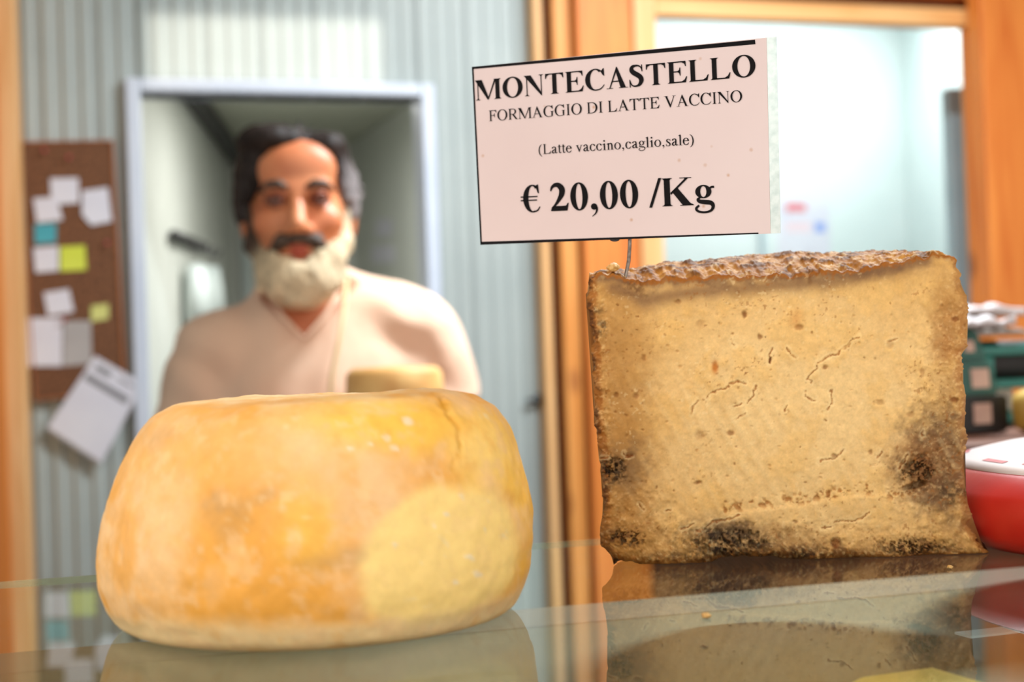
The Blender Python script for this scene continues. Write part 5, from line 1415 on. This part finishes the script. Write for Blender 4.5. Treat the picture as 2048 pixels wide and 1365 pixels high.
for s_ in (-1, 1):
    Mf.cone((HX + s_ * .004, -.090, 1.549), (HX + s_ * .026, -.085, 1.543), .0085, .010, .008); Mf.cone((HX + s_ * .026, -.085, 1.543), (HX + s_ * .047, -.068, 1.524), .010, .0055, .008)
Mf.add(lambda X, Y, Z: fbm(X * 120, Y * 120, Z * 60, 3, 321) * .0024)
Vm, Fm = Mf.mesh(); mesh_np('moustache', Vm, Fm, M_mous, man, True)

# shirt
Sf = Field(ar(-.36, .36, .0055), ar(-.13, .20, .0055), np.concatenate([ar(.84, 1.20, .010), ar(1.20, 1.53, .0055)]))
Sf.ell((.01, .03, 1.26), (.178, .122, .21), .03); Sf.ell((.01, .025, 1.08), (.178, .126, .19), .05); Sf.ell((.01, .025, .94), (.18, .132, .13), .05)
Sf.cone((-.095, .035, 1.385), (.12, .035, 1.410), .070, .070, .04); Sf.cone((.03, .04, 1.47), (.12, .04, 1.43), .045, .055, .05)
Sf.cone((0, .045, 1.40), (-.004, .03, 1.475), .088, .066, .04)
for sh_, el_ in ((SHL, ELL), (SHR, ELR)):
    sh_, el_ = np.array(sh_), np.array(el_)
    Sf.cone(sh_, sh_ + (el_ - sh_) * .48, .066, .066, .04)
    Sf.cone(sh_ + (el_ - sh_) * .30, sh_ + (el_ - sh_) * .62, .052, .060, .0, 'u')
# folds
Sf.add(lambda X, Y, Z: .0032 * np.sin((X * 38 + Z * 52) + 3 * fbm(X * 9, Y * 9, Z * 9, 2, 331)) * sstep(.04, .14, np.abs(X)) + .004 * fbm(X * 16, Y * 16, Z * 11, 3, 332))
# sleeve hems, hem, V neck
for sh_, el_ in ((SHL, ELL), (SHR, ELR)):
    sh_, el_ = np.array(sh_), np.array(el_); ax_ = (el_ - sh_) / np.linalg.norm(el_ - sh_); cpt = sh_ + (el_ - sh_) * .44; sgn = np.sign(sh_[0])
    Sf.cut(lambda X, Y, Z, ax_=ax_, cpt=cpt, sgn=sgn: np.where(X * sgn > .165, (X - cpt[0]) * ax_[0] + (Y - cpt[1]) * ax_[1] + (Z - cpt[2]) * ax_[2], -1))
Sf.cut(lambda X, Y, Z: .87 - Z)
def neck_cut(X, Y, Z):
    ring = .066 - np.sqrt((X + .002) ** 2 + (Y - .03) ** 2) + 0 * Z
    ringz = np.minimum(ring, Z - 1.43)
    vee = np.minimum(np.minimum(((Z - 1.400) * 1.05 - np.abs(X)) * .69, Z - 1.39), .0 - Y)
    vee = np.minimum(vee, -(Y + .0) + 0 * X)
    return np.maximum(ringz, vee)
Sf.cut(neck_cut)
Vs, Fs_ = Sf.mesh()
M_shirt = noise_mat('cream_cotton', S(236, 196, 168), S(243, 208, 182), 5, .85, bump=.15, bscale=40, bdist=.004)
mesh_np('shirt', Vs, Fs_, M_shirt, man, True)
b_ = bmesh.new()
tube(b_, [(-.060, .02, 1.478), (-.050, -.035, 1.462), (-.030, -.066, 1.430), (.0, -.085, 1.397), (.030, -.066, 1.430), (.050, -.035, 1.462), (.060, .02, 1.478)], .0042, 8); bm_obj('collar_band', b_, M_shirt, man, True)
b_ = bmesh.new()
tube(b_, [(.066, -.005, 1.49), (.062, -.062, 1.452), (.052, -.094, 1.40), (.038, -.102, 1.34), (.028, -.108, 1.25), (.024, -.116, 1.15)], .0036, 8)
M_cord = noise_mat('apron_cord', S(216, 190, 140), S(228, 204, 158), 50, .8); bm_obj('apron_cord', b_, M_cord, man, True)

# trousers and shoes
Tf = Field(ar(-.25, .27, .008), ar(-.16, .2, .008), ar(.03, .98, .010))
Tf.ell((.01, .028, .90), (.168, .122, .10), .04)
for s_ in (-1, 1):
    hx_ = .01 + s_ * .085
    Tf.cone((hx_, .03, .88), (hx_ + s_ * .01, .02, .50), .098, .075, .03); Tf.cone((hx_ + s_ * .01, .02, .50), (hx_ + s_ * .015, .05, .09), .075, .062, .03)
Tf.cut(lambda X, Y, Z: .06 - Z); Tf.add(lambda X, Y, Z: .004 * fbm(X * 20, Y * 20, Z * 14, 3, 341))
Vt, Ft = Tf.mesh(); mesh_np('trousers', Vt, Ft, noise_mat('grey_trousers', S(70, 76, 84), S(84, 90, 98), 30, .85), man, True)
for s_ in (-1, 1):
    hx_ = .01 + s_ * .10; Gf = Field(ar(hx_ - .08, hx_ + .09, .006), ar(-.2, .15, .006), ar(-.004, .12, .006))
    Gf.cone((hx_, .055, .05), (hx_ + s_ * .015, -.115, .042), .049, .045, .02); Gf.cone((hx_, .055, .05), (hx_, .055, .085), .046, .044, .02); Gf.cut(lambda X, Y, Z: -Z + .0005)
    Vg, Fg = Gf.mesh(); mesh_np('shoe', Vg, Fg, noise_mat('shoe_leather', S(36, 32, 30), S(48, 42, 40), 30, .5), man, True)
tag(man, 'bearded man in a cream V-neck T-shirt standing in front of the open doorway', 'person')

# small cheese in his hands
M_tan = noise_mat('tan_rind', S(222, 160, 88), S(240, 190, 118), 30, .55, bump=.2)
b_ = bmesh.new(); lathe(b_, [(0, 0), (.058, 0), (.064, .006), (.066, .03), (.064, .058), (.056, .066), (0, .068)], 48)
sc_ = bm_obj('tan_cheese', b_, M_tan, None, True)
ca, sa = math.cos(man.rotation_euler.z), math.sin(man.rotation_euler.z)
sc_.location = (man.location.x + CHX * ca - CHY * sa, man.location.y + CHX * sa + CHY * ca, CHZ)
tag(sc_, 'small tan cheese wheel held in front of the man\'s chest', 'cheese')
